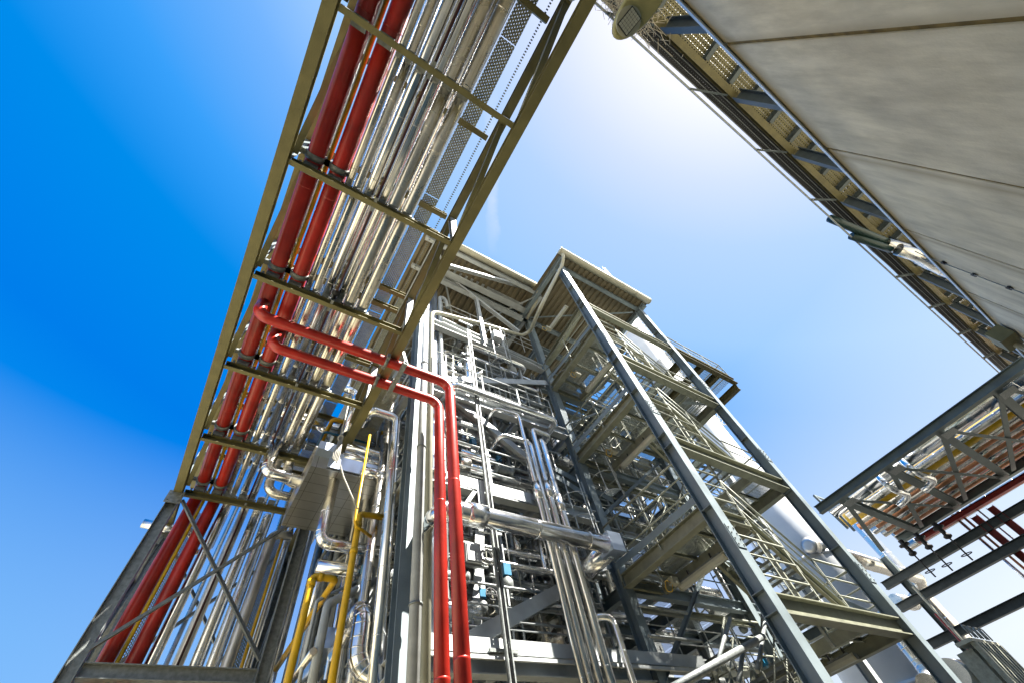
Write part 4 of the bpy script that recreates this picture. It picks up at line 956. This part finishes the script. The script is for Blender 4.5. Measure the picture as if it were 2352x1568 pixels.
p, q = at((719, 1322), y=7.3), at((771, 1331), y=7.3); q.z = p.z; w = q+V((0, 3.5, 0))
solo('pipe', MB().tube([V((p.x, 7.3, 0)), p, q, w], .055, n=14, bend=.07).cyl(p-V((0, 0, .16)), p-V((0, 0, .06)), .068, n=14).cyl(p+V((.08, 0, 0)), p+V((.16, 0, 0)), .068, n=14), 'yellow', 'yellow inverted-U gas pipe at the bottom left of the plant', 'pipe')
p, q = at((765, 961), y=8.0), at((899, 984), y=8.0); q.z = p.z
solo('pipe', MB().tube([p+V((-.05, 2.5, -.5)), p, q, q+V((.02, 0, 0))], .055, n=14, bend=.08).cyl(q, q+V((.04, 0, 0)), .1, n=14), 'yellow', 'yellow pipe with flange crossing behind the right chord of the rack', 'pipe')
for k, (a, b, y) in enumerate((((735, 950), (800, 975), 8.6), ((745, 990), (900, 1018), 8.2))):
    p, q = at(a, y=y), at(b, y=y); q.z = p.z; P('pipe', [p+V((0, .6, 0)), p, q], .03, 'bluepaint', ['upper', 'lower'][k]+' thin blue line behind the right chord of the rack', n=10)
# box duct with tiled cladding
dx = T('cladded_duct_box', 'large flat duct box with tiled silver cladding under the rack end', 'duct', (1.7, 8.3, 7.62))
MB().box((1.75, 8.35, 7.85), 1.9, 2.1, .46).build('casing', 'alutile', dx)
MB().box((1.75, 8.35, 8.1), 1.96, 2.16, .03).build('lid', 'alu2', dx)
MB().box((1.75, 7.27, 7.86), 1.3, .03, .4).build('front_panel', 'alublue', dx)
MB().box((1.0, 7.22, 8.0), .38, .3, .2).build('hood', 'alublue', dx)
for k, (u, v, y, r, lab) in enumerate((((768), 1103, 7.9, .11, 'silver pipe leaving the underside of the duct box and bending right'),)):
    p = at((u, v), z=7.64); z2 = at((735, 1245), y=p.y).z
    P('pipe', [p, V((p.x, p.y, z2)), V((p.x+1.6, p.y, z2))], r, 'alu', lab, n=18, bend=.2)
    P('pipe', [V((p.x+.1, p.y+.3, z2-.25)), V((p.x+.1, p.y+.3, z2-.25))+V((1.6, 0, 0))], r, 'alu', 'second silver pipe just below the one bending right under the duct box', n=18)
p = at((610, 1082), z=8.0); P('pipe', [V((p.x, p.y, 8.8)), V((p.x, p.y, 8.0)), V((1.0, p.y, 7.95))], .12, 'alu', 'bright silver elbow entering the left side of the duct box', n=18, bend=.16)

# big bends at the bottom
p, q = at((838, 1384), y=6.9), at((818, 1545), y=6.9)
P('duct', [p+V((.1, 1.5, -.1)), p, V((p.x, 6.9, q.z)), V((p.x+1.2, 6.9, q.z-.1))], .15, 'alu', 'fat silver S-bend at the bottom left of the plant', cat='duct', n=24, bend=.3, seam=.8)
p = at((830, 1395), y=7.6); q = at((715, 1540), z=p.z); P('duct', [p, p+(q-p)*1.6], .13, 'alublue', 'fat silver pipe running away to the lower left behind the S-bend', cat='duct', n=20)
b0 = at((755, 1475), z=p.z-.1); solo('box', MB().box(b0, .4, .4, .32), 'alublue', 'bluish sheet metal box on the pipe at the bottom left of the plant', 'box')
# silver loops between rack and plant
k = 0
for (a, b, y, r, lab) in (((640, 905), (745, 935), 8.6, .09, 'upper silver pipe crossing behind the rack to the plant, ending in an S-bend'),
                          ((630, 940), (745, 965), 8.4, .12, 'second silver pipe crossing behind the rack to the plant'),
                          ((560, 985), (725, 1030), 9.6, .12, 'thick silver pipe crossing behind the rack left of the duct box'),
                          ((560, 960), (720, 1005), 9.9, .09, 'thin silver pipe crossing above the thick one behind the rack'),
                          ((795, 1025), (905, 1050), 7.4, .1, 'silver pipe right of the knotted rope'), ((790, 1045), (880, 1068), 7.3, .1, 'silver pipe just below the one right of the knotted rope'),
                          ((830, 1080), (890, 1100), 7.2, .11, 'silver pipe leaving the S-bend towards the plant corner'), ((785, 890), (820, 905), 7.6, .1, 'short white silver pipe behind the red branches')):
    p, q = at(a, y=y), at(b, y=y); q.z = p.z
    pts = [p, q]
    if k in (0, 4): pts += [q+V((0, 0, -.75)), q+V((.5, 0, -.78))]
    if k == 7: pts += [q+V((0, 0, -1.5))]
    P('pipe', pts, r, 'alu', lab, n=16, bend=.16, seam=.6); k += 1
# rope
rp = [at(zH(*c), y=6.55) for c in ((1480, 690), (1450, 820), (1415, 965), (1400, 1080), (1405, 1160), (1440, 1290), (1500, 1430), (1560, 1567))]
m = MB().tube(rp, .014, n=7, bend=.3); c = rp[2]
for j in range(4): m.ring(c+V((0, 0, .02*j-.03)), (.3*j-.4, 1, .2*j), .045, .013, 12, 5)
for j in range(5):
    m.tube([c+V((.01*j, -.01, -.05)), c+V((-.06+.03*j, -.02, -.4)), c+V((-.04+.02*j, .01, -.62-.05*j)), c+V((.01*j, 0, -.35)), c+V((0, 0, -.05))], .009, n=5, bend=.06)
solo('rope', m, 'rope', 'knotted pale rope hanging beside the right chord of the rack', 'rope')
# ------------------------------------------------------------ pipework and equipment deep inside the plant (countable, built one by one)
R_ = random.Random(11)
ordn = ['ground', 'first', 'second', 'third', 'top']
def fillpipe(pts, r, mt, lv, side):
    P('pipe', pts, r, mt, f'pipe in the dense pipework under the {ordn[lv]} floor, {side}', seam=1.0, n=10, bend=r*1.8, group=f'pipes under the {ordn[lv]} floor, {side}')
zs = [(.3, 3.9, 1), (4.3, 6.9, 2), (7.3, 9.7, 3), (10.1, 12.9, 4)]
for z0, z1, lv in zs:
    for k in range(9):      # front bay, running along the front
        y = R_.uniform(6.9, 12.8); z = R_.uniform(z0+.5, z1-.15); r = R_.choice([.03, .04, .05, .07, .09, .12]); xa = R_.uniform(2.7, 4.6); xb = R_.uniform(xa+1.2, 7.2)
        pts = [V((xa, y, z)), V((xb, y, z))]
        if R_.random() < .5: pts.append(V((xb, y+.05, R_.choice([z0, z1]))))
        if R_.random() < .4: pts = [V((xa, y+R_.uniform(.6, 1.6), z))]+pts
        fillpipe(pts, r, R_.choice(['alu', 'alu3', 'alu2', 'galv']), lv, 'front bay')
    for k in range(6):
        x = R_.uniform(2.8, 7.1); y = R_.uniform(6.4, 11.0); r = R_.choice([.025, .035, .05, .07, .1])
        fillpipe([V((x, y, z0)), V((x, y, z1+.1))], r, R_.choice(['alu', 'alu2', 'galv']), lv, 'front bay')
    for k in range(3):
        x = R_.uniform(2.8, 7.1); z = R_.uniform(z0+1.2, z1-.15); r = R_.choice([.05, .08, .11])
        fillpipe([V((x, 6.6, z-.4)), V((x, 6.6, z)), V((x, R_.uniform(9, 13), z))], r, R_.choice(['alu', 'alu2']), lv, 'front bay')
zs2 = [(.3, 5.3, 1), (5.8, 8.6, 2), (9.1, 11.7, 3), (12.2, 14.4, 4)]
for z0, z1, lv in zs2:
    for k in range(9):
        y = R_.uniform(6.7, 11.5); z = R_.uniform(z0+.5, z1-.15); r = R_.choice([.06, .08, .1, .14, .2]); xa = R_.uniform(7.6, 11.6); xb = R_.uniform(xa+1.5, 15.4)
        pts = [V((xa, y, z)), V((xb, y, z))]
        if R_.random() < .5: pts.append(V((xb, y+.05, R_.choice([z0, z1]))))
        if R_.random() < .4: pts = [V((xa, y+R_.uniform(.6, 1.6), z))]+pts
        fillpipe(pts, r, R_.choice(['alu', 'alu2', 'alu2', 'galv']), lv, 'bay behind the stair tower')
    for k in range(4):
        x = R_.uniform(7.7, 15.3); y = R_.uniform(6.8, 12.6); r = R_.choice([.05, .07, .1, .14])
        fillpipe([V((x, y, z0)), V((x, y, z1+.1))], r, R_.choice(['alu', 'alu2', 'galv']), lv, 'bay behind the stair tower')
# vessels and cabinets standing on the floors
def tank(x, y, z, r, h, lab, mt, g):
    m = MB(); m.lathe((x, y, z+.35), (0, 0, 1), [(-r*.3, r*.3), (-r*.18, r*.8), (0, r), (h*.5, r), (h, r), (h+r*.18, r*.8), (h+r*.3, r*.3)], 20)
    o = solo('vessel', m, mt, lab, 'vessel', g)
    for a in (0, 2.1, 4.2): MB().bar((x+r*.8*math.cos(a), y+r*.8*math.sin(a), z), (x+r*.8*math.cos(a), y+r*.8*math.sin(a), z+.5), .06, .06, (1, 0, 0)).build('leg', 'galv', o)
    MB().cyl((x, y, z+.35+h), (x, y, z+.7+h+r*.3), r*.25).build('nozzle', mt, o)
def cab(x, y, z, w, d, h, lab, g):
    o = solo('cabinet', MB().box((x, y, z+h/2), w, d, h), 'bluesteel', lab, 'cabinet', g)
    dr = MB().box((x, y-d/2-.012, z+h/2), w*.9, .02, h*.9).build('door', 'whitesteel', o); MB().box((x+w*.35, y-d/2-.035, z+h/2), .03, .02, .15).build('handle', 'dark', dr)
for lv, z in ((1, 4.2), (2, 7.3), (3, 10.1), (4, 13.3)):
    if z > 13: continue
    for k in range(4):
        tank(3.2+1.25*k+R_.uniform(-.2, .2), 8.2+R_.uniform(0, 4.2), z, R_.uniform(.25, .5), R_.uniform(1.0, 1.7), f'silver vessel standing deep in the front bay on the {ordn[lv]} floor', 'alu2', f'vessels on the {ordn[lv]} floor of the front bay')
    for k in range(2):
        cab(3.4+2.4*k, 9.6+R_.uniform(0, 2.5), z, .9, .5, 1.8, f'grey cabinet standing deep in the front bay on the {ordn[lv]} floor', f'cabinets on the {ordn[lv]} floor of the front bay')
for lv, z in ((1, 5.7), (2, 9.0), (3, 12.1)):
    for k in range(5):
        tank(8.4+1.5*k+R_.uniform(-.2, .2), 8.6+R_.uniform(0, 4), z, R_.uniform(.3, .65), R_.uniform(1.0, 1.8), f'silver vessel standing behind the stair tower on the {ordn[lv]} floor', 'alu2', f'vessels on the {ordn[lv]} floor behind the stair tower')
    for k in range(3):
        cab(8.8+2.4*k, 9.6+R_.uniform(0, 3), z, 1.2, .6, 2.0, f'grey cabinet standing behind the stair tower on the {ordn[lv]} floor', f'cabinets on the {ordn[lv]} floor behind the stair tower')
# rear cladding of the plant and handrails on every level
bw = T('rear_wall', 'grey sheet metal rear wall closing the back of the plant', 'wall', (9, 13.7, 0))
for i in range(11):
    MB().box((3.05+1.2*i, 13.66, 8.2), 1.18, .06, 16.2).build('sheet_panel', 'bluesteel', bw)
for x0, z, n in ((7.6, 5.75, 'first'), (7.6, 9.05, 'second'), (7.6, 12.15, 'third')):
    o = T('handrail', f'handrail at the floor edge behind the stair tower on its {n} level', 'handrail', (x0, 6.25, z))
    rail([(x0, 6.25, z), (15.4, 6.25, z)], o, m='bluesteel', name='rail')
for z, n in ((4.15, 'first'), (7.25, 'second'), (10.0, 'third'), (13.2, 'fourth')):
    o = T('handrail', f'handrail along the left flank of the plant on its {n} level', 'handrail', (2.5, 6.4, z))
    rail([(2.5, 6.4, z), (2.5, 13.2, z)], o, m='whitesteel', name='rail')
# pipes rising on the left flank
for k in range(7):
    y = 7.2+.8*k; P('pipe', [(2.22+R_.uniform(-.1, .05), y, 0), (2.22, y, R_.choice([9.0, 11, 12.5, 14.5])), (3.2, y, R_.choice([9.2, 11.2]) if False else 0)][:2], R_.choice([.05, .07, .09]), R_.choice(['alu', 'galv', 'alu2']), 'upright pipe in the row along the left flank of the plant', n=12, group='upright pipes along the left flank')
for k in range(6):
    y = R_.uniform(7.0, 12.5); z = R_.uniform(9.2, 13.5)
    P('pipe', [(1.2, y, z-.6), (1.2, y, z), (3.4, y, z)], R_.choice([.06, .08, .11]), 'alu', 'silver pipe reaching over from the rack to the left flank of the plant', n=12, group='pipes from the rack to the left flank', bend=.15)
for k in range(4):
    z = 9.6+1.5*k; t = T('cable_tray', f'perforated tray on the left flank of the plant, {["lowest", "second lowest", "second highest", "highest"][k]} of four', 'cable tray', (2.0, 9, z)); tray('tray_section', (1.75, 6.3, z), (0, 7.3, 0), (.4, 0, 0), -.07, 'perf', t)

# small bits that crowd the front bays: short trays, angle frames, thin conduits, small boxes
R2 = random.Random(23)
for z0, z1, lv in zs:
    for k in range(7):
        y = R2.uniform(6.3, 8.0); z = R2.uniform(z0+.8, z1-.1); xa = R2.uniform(2.7, 4.6); xb = xa+R2.uniform(1.2, 2.6)
        t = T('cable_tray', f'short perforated tray high in the front bay under the {ordn[lv]} floor', 'cable tray', (xa, y, z), f'short trays under the {ordn[lv]} floor, front bay')
        tray('tray_section', (xa, y, z), (xb-xa, 0, 0), (0, .3, 0), .06, 'perfw', t)
        MB().tube([(xa, y+.1, z+.03), (xb, y+.12, z+.03)], .015, n=6).build('cable', 'dark', t)
    for k in range(28):
        x = R2.uniform(2.7, 7.1); y = R2.uniform(6.25, 7.4); za = R2.uniform(z0, z1-1.2); zb = za+R2.uniform(.8, 1.6); dx_ = R2.choice([-.5, -.3, .3, .6])
        solo('conduit', MB().tube([(x, y, za), (x, y, zb), (x+dx_, y, zb+.02), (x+dx_, y+.8, zb+.02)], R2.choice([.012, .018, .025]), n=7, bend=.06), R2.choice(['galv', 'whitesteel', 'pvc']), f'thin bent conduit in the front bay under the {ordn[lv]} floor', 'conduit', f'thin conduits under the {ordn[lv]} floor, front bay')
    for k in range(7):
        x = R2.uniform(2.9, 6.9); y = R2.uniform(6.3, 7.5); z = R2.uniform(z0+.6, z1-.5)
        t = T('support_frame', f'small welded steel frame in the front bay under the {ordn[lv]} floor', 'frame', (x, y, z), f'small steel frames under the {ordn[lv]} floor, front bay')
        MB().chan((x, y, z), (x, y, z1), .07, .05).build('hanger', 'whitesteel', t)
        MB().chan((x+.5, y, z), (x+.5, y, z1), .07, .05).build('hanger', 'whitesteel', t)
        MB().chan((x-.1, y, z), (x+.6, y, z), .07, .05).build('arm', 'whitesteel', t)
    for k in range(8):
        x = R2.uniform(2.9, 6.9); y = R2.uniform(6.3, 7.6); z = R2.uniform(z0+.4, z1-.6); s_ = R2.uniform(.7, 1.3)
        t = T('valve', f'small flanged valve in the front bay under the {ordn[lv]} floor', 'valve', (x, y, z), f'small valves under the {ordn[lv]} floor, front bay')
        MB().lathe((x-.2*s_, y, z), (1, 0, 0), [(0, .09*s_), (.02*s_, .1*s_), (.04*s_, .05*s_), (.15*s_, .08*s_), (.25*s_, .08*s_), (.36*s_, .05*s_), (.38*s_, .1*s_), (.42*s_, .09*s_)], 12).build('body', 'galv', t)
        MB().cyl((x, y, z), (x, y-.02, z+.25*s_), .02*s_, n=8).ring((x, y-.02, z+.26*s_), (0, 0, 1), .08*s_, .01*s_, 14, 5).build('handwheel', R2.choice(['dark', 'bluepaint', 'galv']), t)
for z0, z1, lv in zs2:
    for k in range(10):
        x = R2.uniform(7.7, 15.2); y = R2.uniform(6.3, 8.0); za = R2.uniform(z0, z1-1.6); zb = za+R2.uniform(1, 2.2); dx_ = R2.choice([-.7, -.4, .4, .8])
        solo('conduit', MB().tube([(x, y, za), (x, y, zb), (x+dx_, y, zb+.02), (x+dx_, y+1, zb+.02)], R2.choice([.02, .03, .04]), n=7, bend=.08), R2.choice(['galv', 'whitesteel', 'alu2']), f'thin bent conduit behind the stair tower under its {ordn[lv]} floor', 'conduit', f'thin conduits behind the stair tower under the {ordn[lv]} floor')
    for k in range(4):
        y = R2.uniform(6.5, 8.0); z = R2.uniform(z0+1, z1-.1); xa = R2.uniform(7.6, 12); xb = xa+R2.uniform(1.8, 3.5)
        t = T('cable_tray', f'short perforated tray behind the stair tower under its {ordn[lv]} floor', 'cable tray', (xa, y, z), f'short trays behind the stair tower under the {ordn[lv]} floor')
        tray('tray_section', (xa, y, z), (xb-xa, 0, 0), (0, .35, 0), .06, 'perf', t)

R3 = random.Random(77)
for z0, z1, lv in zs:
    for k in range(10):      # slim pipes just inside the front plane
        y = R3.uniform(6.35, 7.0); z = R3.uniform(z0+.4, z1-.2); xa = R3.uniform(2.7, 5.6); xb = min(7.1, xa+R3.uniform(.6, 2.4)); r = R3.choice([.025, .035, .045, .06])
        pts = [V((xa, y+.7, z)), V((xa, y, z)), V((xb, y, z)), V((xb, y, z+R3.choice([-.7, .6, .9])))]
        P('pipe', pts, r, R3.choice(['alu', 'alu', 'whitesteel', 'galv']), f'slim bent pipe near the front edge under the {ordn[lv]} floor', n=8, bend=r*2, group=f'slim pipes near the front edge under the {ordn[lv]} floor')
R4 = random.Random(78)
for k in range(17):
    y = R4.uniform(6.9, 11.5); z = R4.uniform(2.5, 12); x = R4.uniform(1.6, 2.1); r = R4.choice([.03, .04, .055, .07])
    P('pipe', [V((x, y, z)), V((x, y, z+R4.uniform(.8, 2.2))), V((x+1.2, y, z+2.2))] if k % 2 else [V((x, y, z)), V((x, y+R4.uniform(1, 2.5), z)), V((x+1.2, y+1, z+.05))], r, R4.choice(['alu', 'alu2', 'galv', 'whitesteel']), 'slim bent pipe clinging to the left flank of the plant', n=8, bend=r*2, group='slim bent pipes on the left flank')

# intermediate platforms and caged ladders between the floors
def plat(x0, x1, y0, y1, z, lab, g):
    t = T('platform', lab, 'platform', ((x0+x1)/2, y0, z), g)
    for y in (y0, y1): MB().chan((x0, y, z), (x1, y, z), .14, .07).build('edge_beam', 'whitesteel', t)
    for i in range(3): MB().chan((x0+.04+(x1-x0-.08)*i/2, y0+.05, z), (x0+.04+(x1-x0-.08)*i/2, y1-.05, z), .1, .06).build('cross_beam', 'galvtray', t)
    MB().sheet((x0, y0, z+.08), (x1-x0, 0, 0), (0, y1-y0, 0)).build('grating', 'gratdense', t)
    rail([(x0, y1, z+.08), (x0, y0, z+.08), (x1, y0, z+.08), (x1, y1, z+.08)], t, step=.7, name='railing')
for k, (x0, x1, y0, y1, z, w) in enumerate(((2.8, 4.2, 6.5, 7.7, 5.7, 'left part of the front bay below the white band'), (5.2, 7.0, 6.9, 8.2, 5.3, 'right part of the front bay below the white band'), (3.6, 5.4, 6.8, 8.0, 8.6, 'front bay behind the upper diagonal brace'),
        (5.7, 7.1, 6.5, 7.6, 11.4, 'upper right of the front bay near the tower column'), (2.9, 4.6, 6.5, 7.8, 11.6, 'upper left of the front bay beside the bluish pipe'),
        (7.8, 10.2, 6.6, 8.0, 7.2, 'plant behind the middle landing of the stair tower'), (10.6, 13.0, 6.6, 8.0, 3.6, 'plant behind the lowest flight of the stair tower'), (8.2, 10.6, 6.6, 8.0, 10.4, 'plant behind the upper landing of the stair tower'), (11.8, 14.6, 6.4, 7.8, 8.6, 'plant right behind the middle flight of the stair tower'))):
    plat(x0, x1, y0, y1, z, f'small railed grating platform in the {w}', 'small railed platforms between the floors')
for k, (x, y, z0, z1, w) in enumerate(((6.6, 6.45, 4.2, 7.9, 'lower right of the front bay'), (3.1, 6.45, 7.3, 10.9, 'front bay just right of the red drop pipes'), (5.3, 6.45, 10.1, 14.0, 'upper middle of the front bay'), (8.0, 6.4, 5.8, 9.9, 'plant just right of the tower inner column'), (14.4, 6.2, 5.8, 10, 'right end of the plant behind the tower'))):
    t = T('caged_ladder', f'steel ladder with safety hoops in the {w}', 'ladder', (x, y, z0)); m = MB()
    for d in (-.2, .2): m.bar((x+d, y, z0), (x+d, y, z1), .04, .015, (1, 0, 0))
    for i in range(int((z1-z0)/.28)): m.cyl((x-.2, y, z0+.2+.28*i), (x+.2, y, z0+.2+.28*i), .012, n=6)
    for i in range(int((z1-z0-2)/.6)+1): m.ring((x, y-.33, z0+2+.6*i), (0, 0, 1), .35, .014, 14, 4)
    for a_ in (-2.6, -1.57, -.5): m.bar((x+.35*math.cos(a_), y-.33+.35*math.sin(a_), z0+2), (x+.35*math.cos(a_), y-.33+.35*math.sin(a_), z1), .03, .01)
    m.build('ladder_frame', 'whitesteel', t)
# ------------------------------------------------------------ lamps under the landings
def lamp(a, b, z, lab):
    p, q = at(a, z=z), at(b, z=z); x = (p.x+q.x)/2; p.x = q.x = x
    t = T('strip_lamp', lab, 'lamp', (p+q)/2, 'strip lamps in the stair tower'); d = (q-p).normalized()
    prof = [(-.075, .05), (-.08, 0), (-.05, -.06), (.05, -.06), (.08, 0), (.075, .05)]
    MB().ext(prof, p+d*.04, q-d*.04).build('diffuser', 'lampglass', t)
    MB().ext([(c[0]*1.05, c[1]*1.05) for c in prof], p, p+d*.035).ext([(c[0]*1.05, c[1]*1.05) for c in prof], q-d*.035, q).build('end_cap', 'cream', t)
    MB().bar(p+d*.1+V((0, 0, .08)), q-d*.1+V((0, 0, .08)), .09, .03).build('housing', 'galv', t)
    for s_ in (.25, .75): MB().box(p.lerp(q, s_)+V((0, 0, .14)), .03, .03, .12).build('hanger', 'dark', t)
lamp(zB(1300, 620), zB(1750, 285), 5.3, 'cream strip lamp under the lowest landing of the stair tower')
lamp(zC(750, 955), zC(1095, 620), 8.6, 'cream strip lamp under the middle landing of the stair tower')
lamp(zD(640, 1470), zD(895, 1190), 11.65, 'cream strip lamp under the upper landing of the stair tower')
lamp(zD(250, 840), zD(440, 590), 15.2, 'cream strip lamp just below the stair tower roof')
lamp(zE(760, 1470), zE(1000, 1360), 3.75, 'cream strip lamp under the lowest right-hand landing')
lamp(zC(1180, 610), zC(1420, 450), 9.95, 'small cream lamp under a right-hand landing')
def jbox(q, z, lab):
    c = at(q, z=z); t = T('junction_box', lab, 'junction box', c, 'junction boxes on the stair tower')
    MB().box(c, .2, .14, .13).build('housing', 'cream', t)
    m = MB().tube([c+V((-.1, 0, -.03)), c+V((-.25, 0, .0)), c+V((-.3, .05, -.2)), c+V((-.12, .05, -.2)), c+V((-.05, 0, -.05))], .008, n=6, bend=.05); m.build('cable', 'yellow', t)
    MB().tube([c+V((-.25, .05, -.1)), c+V((-.28, .1, .25)), c+V((-.4, .35, .28))], .022, n=8, bend=.06).build('conduit', 'galv', t)
jbox(zB(1225, 555), 5.35, 'cream junction box with yellow cable under the lowest landing')
jbox(zC(660, 790), 8.65, 'cream junction box with yellow cable under the middle landing')
jbox(zD(545, 1290), 11.7, 'cream junction box with yellow cable under the upper landing')
for q, z, lb in ((zD(240, 820), 14.7, 'cream junction box near the roof of the stair tower'),): jbox(q, z, lb)
# thick galvanized guard tube at the bottom, scaffold like
m = MB(); a, b = at(zB(1300, 1568), y=3.9), at(zB(2120, 1100), y=3.9)
solo('guard_tube', MB().tube([a+(a-b)*.2, b], .045, n=12), 'galv', 'thick galvanized tube rising to the right at the bottom of the stair tower', 'tube')
gr_ = T('handrail', 'tube railing at the foot of the stair tower', 'handrail', (7.5, 4, 2))
for k, (p, q) in enumerate(((zB(1640, 1460), zB(1790, 920)), (zB(1870, 1568), zB(1920, 1250)), (zB(2060, 1450), zB(2140, 950)))):
    MB().tube([at(p, y=4.0), at(q, y=4.0)], .03, n=8).build('post', 'galv', gr_)
for k, (p, q) in enumerate(((zB(870, 790), zB(1360, 870)), (zB(980, 1095), zB(1500, 1150)))):
    MB().tube([at(p, y=5.6), at(q, y=5.6)], .03, n=8).build('rail', 'galv', gr_)
# the large pipe that leaves the stack side to the right
q = at(zE(1480, 780), y=8.0); p = V((at(zE(650, 510), y=8.0).x, 8.0, q.z))
o = P('pipe', [p, q, q+V((-.2, 1.2, -.9)), q+V((-2.6, 1.3, -.9))], .35, 'alu2', 'thick silver pipe with flanged end and hairpin bend right of the stair tower', n=26, seam=1.6, bend=.7)
MB().lathe(p, (-1, 0, 0), [(0, .3), (.02, .37), (.08, .37), (.14, .34), (.4, .34), (.42, .37), (.48, .37), (.54, .2)], 24).build('flange', 'alu3', o)
a = at(zE(930, 290), y=9.8); P('pipe', [V((a.x+4, 9.6, a.z+.3)), V((a.x, 9.8, a.z+.3)), V((a.x, 9.8, 0))], .42, 'alu', 'thick silver pipe bending down at the left end of the bridge', n=24, seam=1.4, bend=1.0)
P('pipe', [at(zE(1720, 1500), y=6.4), at(zE(1960, 1520), y=6.4)], .45, 'alu', 'thick short silver pipe at the bottom edge right of the stair tower', n=24)
a = at(zE(1400, 1290), y=6.0); b = at(zE(1560, 1530), y=6.0)
P('duct', [V((a.x, 6.0, a.z+1)), V((a.x, 6.0, b.z)), V((a.x-1, 6.0, b.z-.2))], .3, 'alu2', 'segmented silver bend below the lowest right-hand landing', cat='duct', n=22, bend=.7, seam=1)
for k, (q, lb) in enumerate(((zE(1450, 870), 'thin grey upright pole against the sky right of the plant'), (zE(1620, 1080), 'thin red upright line beside the grey pole right of the plant'))):
    a = at(q, y=6.6); P('pipe', [(a.x, a.y, 0), (a.x, a.y, a.z+.2)], .07 if k == 0 else .04, ['cream', 'red'][k], lb, n=8)
# ladder-like cable rack at the left end of the bridge
a = at(zE(670, 150), y=6.2); b = at(zE(930, 400), y=6.2)
t = T('cable_ladder', 'upright ladder frame leaning over at the left end of the bridge', 'ladder', b)
MB().bar(a, b, .1, .1).bar(a+V((1.1, 0, 0)), b+V((.6, 0, 0)), .1, .1).bar(a, a+V((1.1, 0, 0)), .08, .08).build('frame', 'bluesteel', t)
# ------------------------------------------------------------ street lamp above the camera with nest behind
l0 = at((1433, 72), z=5.2); l1 = at((1510, -40), z=5.35)
t = T('street_lamp', 'pale yellow street lamp head seen from below at the top of the view', 'street lamp', l0)
d = (l1-l0).normalized(); m = MB(); n = 20
def oval(c, L, Wd, z, k=28):
    s_ = d.cross(V((0, 0, 1))).normalized(); dd = V((d.x, d.y, 0)).normalized()
    return [c+dd*(L*math.cos(2*math.pi*i/k))+s_*(Wd*math.sin(2*math.pi*i/k)*(1-.25*math.cos(2*math.pi*i/k)*0))+V((0, 0, z)) for i in range(k)]
L = (l1-l0).length*.62; c = l0.lerp(l1, .55)
rings = [oval(c, L*.93, .108, 0), oval(c, L, .12, .012), oval(c, L, .12, .03), oval(c, L*.97, .113, .06), oval(c, L*.85, .095, .1), oval(c, L*.5, .06, .14)]
kk = len(rings[0]); pts = sum(rings, []); fs = [[r*kk+i, r*kk+(i+1) % kk, (r+1)*kk+(i+1) % kk, (r+1)*kk+i] for r in range(len(rings)-1) for i in range(kk)]+[list(range(kk))[::-1], [5*kk+i for i in range(kk)]]
m.poly(pts, fs, True); m.sm[-1] = m.sm[-2] = False; m.build('housing', 'lampbody', t)
dd = V((d.x, d.y, 0)).normalized(); cc = c-dd*(L*.52)
MB().loft([cc+V((0, 0, -.014)), cc+V((0, 0, .0))], [.095, .095], 28).build('lens_ring', 'cream', t)
Rm = Matrix.Rotation(math.atan2(dd.y, dd.x), 3, 'Z')
MB().box(cc+V((0, 0, -.02)), .145, .11, .01, Rm).build('lens_frame', 'dark', t)
g_ = MB()
for i in range(6):
    for j in range(5): g_.box(cc+Rm @ V((-.056+.0225*i, -.04+.02*j, 0))+V((0, 0, -.028)), .019, .017, .006, Rm)
g_.build('lens', 'lampglass', t)
P_ = c+dd*L*.9; MB().tube([P_+V((0, 0, .05)), P_+dd*1.2+V((0, 0, .15)), P_+dd*1.6+V((0, 0, -.1)), V(((P_+dd*1.7).x, (P_+dd*1.7).y, 0))], .045, n=14, bend=.3).build('pole', 'galvrack', t)
m = MB(); c0 = at((1440, 8), y=-3.3)
for i in range(520):
    a = V((R_.gauss(0, .45), R_.uniform(-.3, .3), R_.gauss(0, .25))); b = a+V((R_.gauss(0, .2), R_.gauss(0, .1), R_.gauss(0, .1)))
    m.bar(c0+a, c0+b, .008, .008)
m.sph(c0, .16, 8)
solo('bird_nest', m, 'nest', 'untidy bird nest of straw on the gallery behind the street lamp', 'nest')
# ------------------------------------------------------------ faint wisp of cloud
